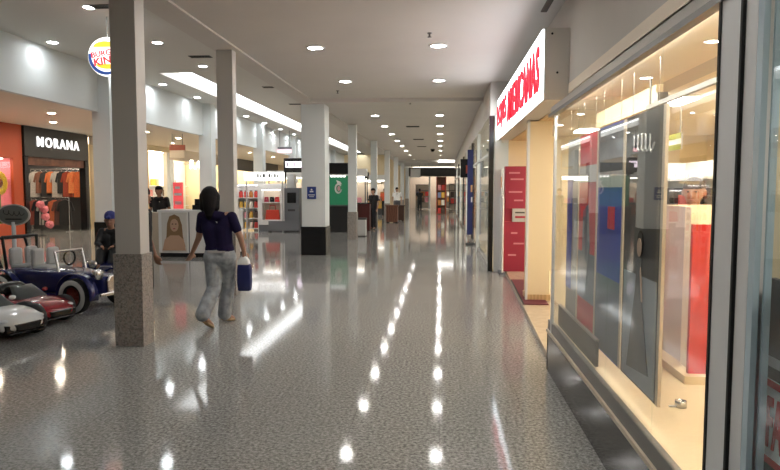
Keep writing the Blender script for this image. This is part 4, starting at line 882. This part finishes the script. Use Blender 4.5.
def sports_car(label, loc, rz, body, sc=1.0):
    t = thing('toy_car', label, 'toy car', loc, rz); t.scale = (sc, sc, sc)
    L = [(-.56, .22, .14, .26, .30, .15), (-.52, .27, .09, .28, .335, .2), (-.38, .30, .07, .30, .34, .23), (-.2, .285, .07, .28, .31, .22), (-.02, .275, .07, .265, .29, .21), (.12, .28, .07, .265, .29, .22), (.3, .305, .07, .265, .285, .235), (.42, .295, .08, .235, .255, .22), (.52, .25, .09, .19, .21, .18), (.575, .16, .11, .16, .175, .11)]
    MB().loft([[Vector(p) for p in section(*q)] for q in L], body).build('body', t, 0, 2)
    # cabin hoop, windscreen, seat
    MB().loft([[Vector(p) for p in section(*q)] for q in ((-.5, .12, .28, .33, .35, .08), (-.36, .19, .28, .36, .42, .13), (-.2, .2, .28, .38, .46, .14), (-.1, .19, .28, .37, .44, .14))], black_m).build('seat', t, 0, 2)
    MB().loft([[(-.2, .08, .29), (-.19, .2, .28), (.19, .2, .28), (.2, .08, .29)], [(-.15, -.03, .43), (-.13, .01, .42), (.13, .01, .42), (.15, -.03, .43)]], mat('dark_windscreen', (.09, .1, .1), .12)).build('windscreen', t, .01)
    MB().lathe([(.075, -.012), (.09, 0), (.075, .012), (.06, 0), (.075, -.012)], black_m, 18, (0, -.02, .36), 'y').build('steering_wheel', t)
    for sx in (-1, 1):
        for yy in (-.36, .33):
            MB().lathe([(.001, sx*.025), (.155, sx*.025), (.155, -sx*.06), (.001, -sx*.06)], blackmat_m, 24, (sx*.28, yy, .14), 'x').build('wheel_arch', t)
            wheel(t, 'wheel', sx*.275, yy, .12, .1, rubber_m, steel_m)
        MB().ball((sx*.2, .475, .20), (.055, .05, .025), mat('headlamp', (.75, .78, .8), .1)).build('headlamp', t)
        MB().ball((sx*.29, .02, .34), (.04, .025, .025), body).build('mirror', t)
    MB().prism([(-.12, .10), (.12, .10), (.15, .17), (-.15, .17)], .05, black_m, (0, .585, 0), (-1, 0, 0), ZU).build('grille', t, .008)
    for sx in (-1, 1): MB().prism([(.14, .09), (.22, .1), (.23, .17), (.17, .16)] if sx > 0 else [(-.14, .09), (-.17, .16), (-.23, .17), (-.22, .1)], .05, black_m, (0, .55, 0), (-1, 0, 0), ZU).build('air_intake', t, .006)
    MB().box(-.2, .2, .5, .56, .07, .085, black_m).build('front_lip', t, .005)
    return t
wcar = mat('white_car_paint', (.72, .73, .72), .2, coat=.6); rcar = mat('red_car_paint', (.28, .012, .02), .2, coat=.6); bcar = mat('blue_car_paint', (.016, .02, .11), .22, coat=.5)
HD = math.radians(-105)     # bonnets point out towards the walkway and the viewer
sports_car('small white ride-on sports car, frontmost of the toy cars', (-4.99, 6.60, 0), HD, wcar, 1.08)
sports_car('red ride-on sports car between the white car and the blue one', (-5.06, 7.33, 0), HD, rcar, 1.04)
sports_car('red and white ride-on car half cut by the frame edge', (-5.1, 6.08, 0), HD, mat('pink_red_paint', (.42, .03, .05), .2, coat=.6), .7)
wwall = mat('white_wall_rubber', (.62, .62, .60), .5); redrim = mat('red_rim', (.20, .025, .02), .35)
def vintage(label, loc, rz, sc=1.0):
    t = thing('toy_car', label, 'toy car', loc, rz); t.scale = (sc, sc, sc)
    L = [(-.75, .2, .2, .34, .38, .12), (-.66, .27, .16, .42, .47, .2), (-.35, .29, .15, .44, .48, .24), (.0, .28, .15, .42, .46, .23), (.25, .23, .16, .4, .46, .17), (.6, .19, .17, .37, .43, .13), (.78, .16, .18, .35, .40, .11), (.8, .12, .2, .33, .37, .09)]
    MB().loft([[Vector(p) for p in section(*q)] for q in L], bcar).build('body', t, 0, 2)
    MB().prism([(-.12, .2), (.12, .2), (.13, .36), (.08, .42), (-.08, .42), (-.13, .36)], .03, steel_m, (0, .83, 0), (-1, 0, 0), ZU).build('radiator', t, .01)
    for yy in (-.5, -.15):
        MB().box(-.2, .2, yy-.1, yy+.14, .44, .5, greyl_m).build('seat', t, .03)
        for sx in (-.11, .11): MB().box(sx-.085, sx+.085, yy-.13, yy-.07, .48, .7, greyl_m).build('backrest', t, .03)
    MB().path([(-.2, .18, .44), (-.2, .12, .68), (.2, .12, .68), (.2, .18, .44)], .014, steel_m, 8).build('windscreen_frame', t); B('windscreen', (-.19, .19, .135, .145, .46, .67), glass_m, t)
    MB().lathe([(.085, -.01), (.1, 0), (.085, .01), (.07, 0), (.085, -.01)], black_m, 18, (-.1, .03, .58), 'y').build('steering_wheel', t)
    for sx in (-1, 1):
        for yy in (-.55, .55):
            wheel(t, 'wheel', sx*.34, yy, .2, .1, rubber_m, redrim, wwall)
            ring = [[Vector((sx*(.34+q), yy+.245*math.cos(a)*k, .2+.245*math.sin(a)*k)) for q, k in ((-.085, 1), (.035, 1), (.03, 1.06), (-.085, 1.06))] for a in [PI*(-.05+1.1*j/14) for j in range(15)]]
            MB().loft(ring, bcar).build('fender', t)
        MB().box(sx*.31-.06, sx*.31+.06, -.32, .32, .17, .2, bcar).build('running_board', t, .008)
        MB().lathe([(.001, .06), (.06, .06), (.065, .04), (.045, -.03), (.001, -.05)], steel_m, 18, (sx*.2, .72, .44), 'y').build('headlamp', t)
    MB().box(-.3, .3, .86, .89, .2, .24, steel_m).build('bumper', t, .008)
    # folded black hood frame
    MB().path([(-.22, -.7, .45), (-.24, -.85, .8), (.24, -.85, .8), (.22, -.7, .45)], .018, black_m, 8).path([(-.22, -.62, .45), (-.24, -.65, .83), (.24, -.65, .83), (.22, -.62, .45)], .018, black_m, 8).build('hood_frame', t)
    return t
vintage('long blue vintage ride-on car with white wall tyres', (-5.2, 8.36, 0), HD, 1.14)
vintage('second blue vintage ride-on car carrying a person in black', (-5.4, 10.3, 0), HD-1.05, 1.0)
# seated child in the second car
J = dict(head=(0, .03, .62), neck=(0, 0, .5), chest=(0, -.02, .34), pelvis=(0, -.03, .1), sl=(-.14, 0, .44), sr=(.14, 0, .44), el=(-.2, .08, .25), er=(.2, .08, .25), wl=(-.1, .24, .22), wr=(.1, .24, .22), hl=(-.07, 0, .07), hr=(.07, 0, .07), kl=(-.1, .27, .12), kr=(.1, .27, .12), al=(-.09, .42, -.06), ar=(.09, .42, -.06), tl=(-.09, .54, -.1), tr=(.09, .54, -.1), sleeve=2)
p2 = person('person in black with a blue cap seated in the second vintage car', (-5.43, 10.15, .47), HD-1.05, J, blackmat_m, blackmat_m, skind_m, hair_m, cap=mat('blue_cap', (.03, .04, .22), .7))
# oval sign board on a stand
t = thing('sign_stand', 'dark oval sign board with a pale rim on a grey stand', 'sign', (-6.56, 9.35, 0))
MB().prism(ellipse(.27, .165, 36), .02, mat('oval_rim', (.6, .6, .58), .4), (0, 0, 1.21), XS, ZU).build('rim', t)
MB().prism(ellipse(.245, .145, 36), .02, mat('oval_board', (.20, .21, .195), .5), (0, -.008, 1.21), XS, ZU).build('board', t)
scribble('lettering', mat('sign_ink', (.02, .02, .02), .5), t, (0, -.01, 1.24), XS, ZU, .34, .09, .006, loops=4.0)
MB().box(-.12, .14, -.014, -.008, 1.135, 1.155, mat('sign_ink', (.02, .02, .02), .5)).build('text_line', t)
MB().lathe([(.001, 0), (.17, 0), (.17, .02), (.03, .05), (.03, 1.1), (.001, 1.1)], greyl_m, 20).build('post', t)

# ------------------------------------------------------------------ world, camera, colour
wd = bpy.data.worlds.new('World'); S.world = wd; wd.use_nodes = True
wd.node_tree.nodes['Background'].inputs[0].default_value = (.5, .5, .5, 1); wd.node_tree.nodes['Background'].inputs[1].default_value = .15
F = 640.0
yaw = math.atan(51/F); pitch = math.atan(45/math.hypot(F, 51)); roll = math.radians(.1)
f = Vector((-math.sin(yaw)*math.cos(pitch), math.cos(yaw)*math.cos(pitch), -math.sin(pitch))); r = Vector((math.cos(yaw), math.sin(yaw), 0)); u = r.cross(f)
r2 = r*math.cos(roll)+u*math.sin(roll); u2 = u*math.cos(roll)-r*math.sin(roll)
cd = bpy.data.cameras.new('Camera'); cam = bpy.data.objects.new('Camera', cd); COL.objects.link(cam)
M = Matrix.Identity(4)
for i in range(3): M[i][0] = r2[i]; M[i][1] = u2[i]; M[i][2] = -f[i]
M[2][3] = 1.6; cam.matrix_world = M
cd.sensor_width = 36; cd.lens = F/780*36; cd.clip_start = .05; cd.clip_end = 300
S.camera = cam
S.view_settings.view_transform = 'Standard'; S.view_settings.look = 'None'; S.view_settings.exposure = 1.1; S.view_settings.gamma = 1.0
S.view_settings.use_curve_mapping = False
S.cycles.transparent_max_bounces = 24; S.cycles.max_bounces = 8; S.cycles.diffuse_bounces = 4; S.cycles.glossy_bounces = 5
S.cycles.use_denoising = True
S.cycles.sample_clamp_indirect = 6.0
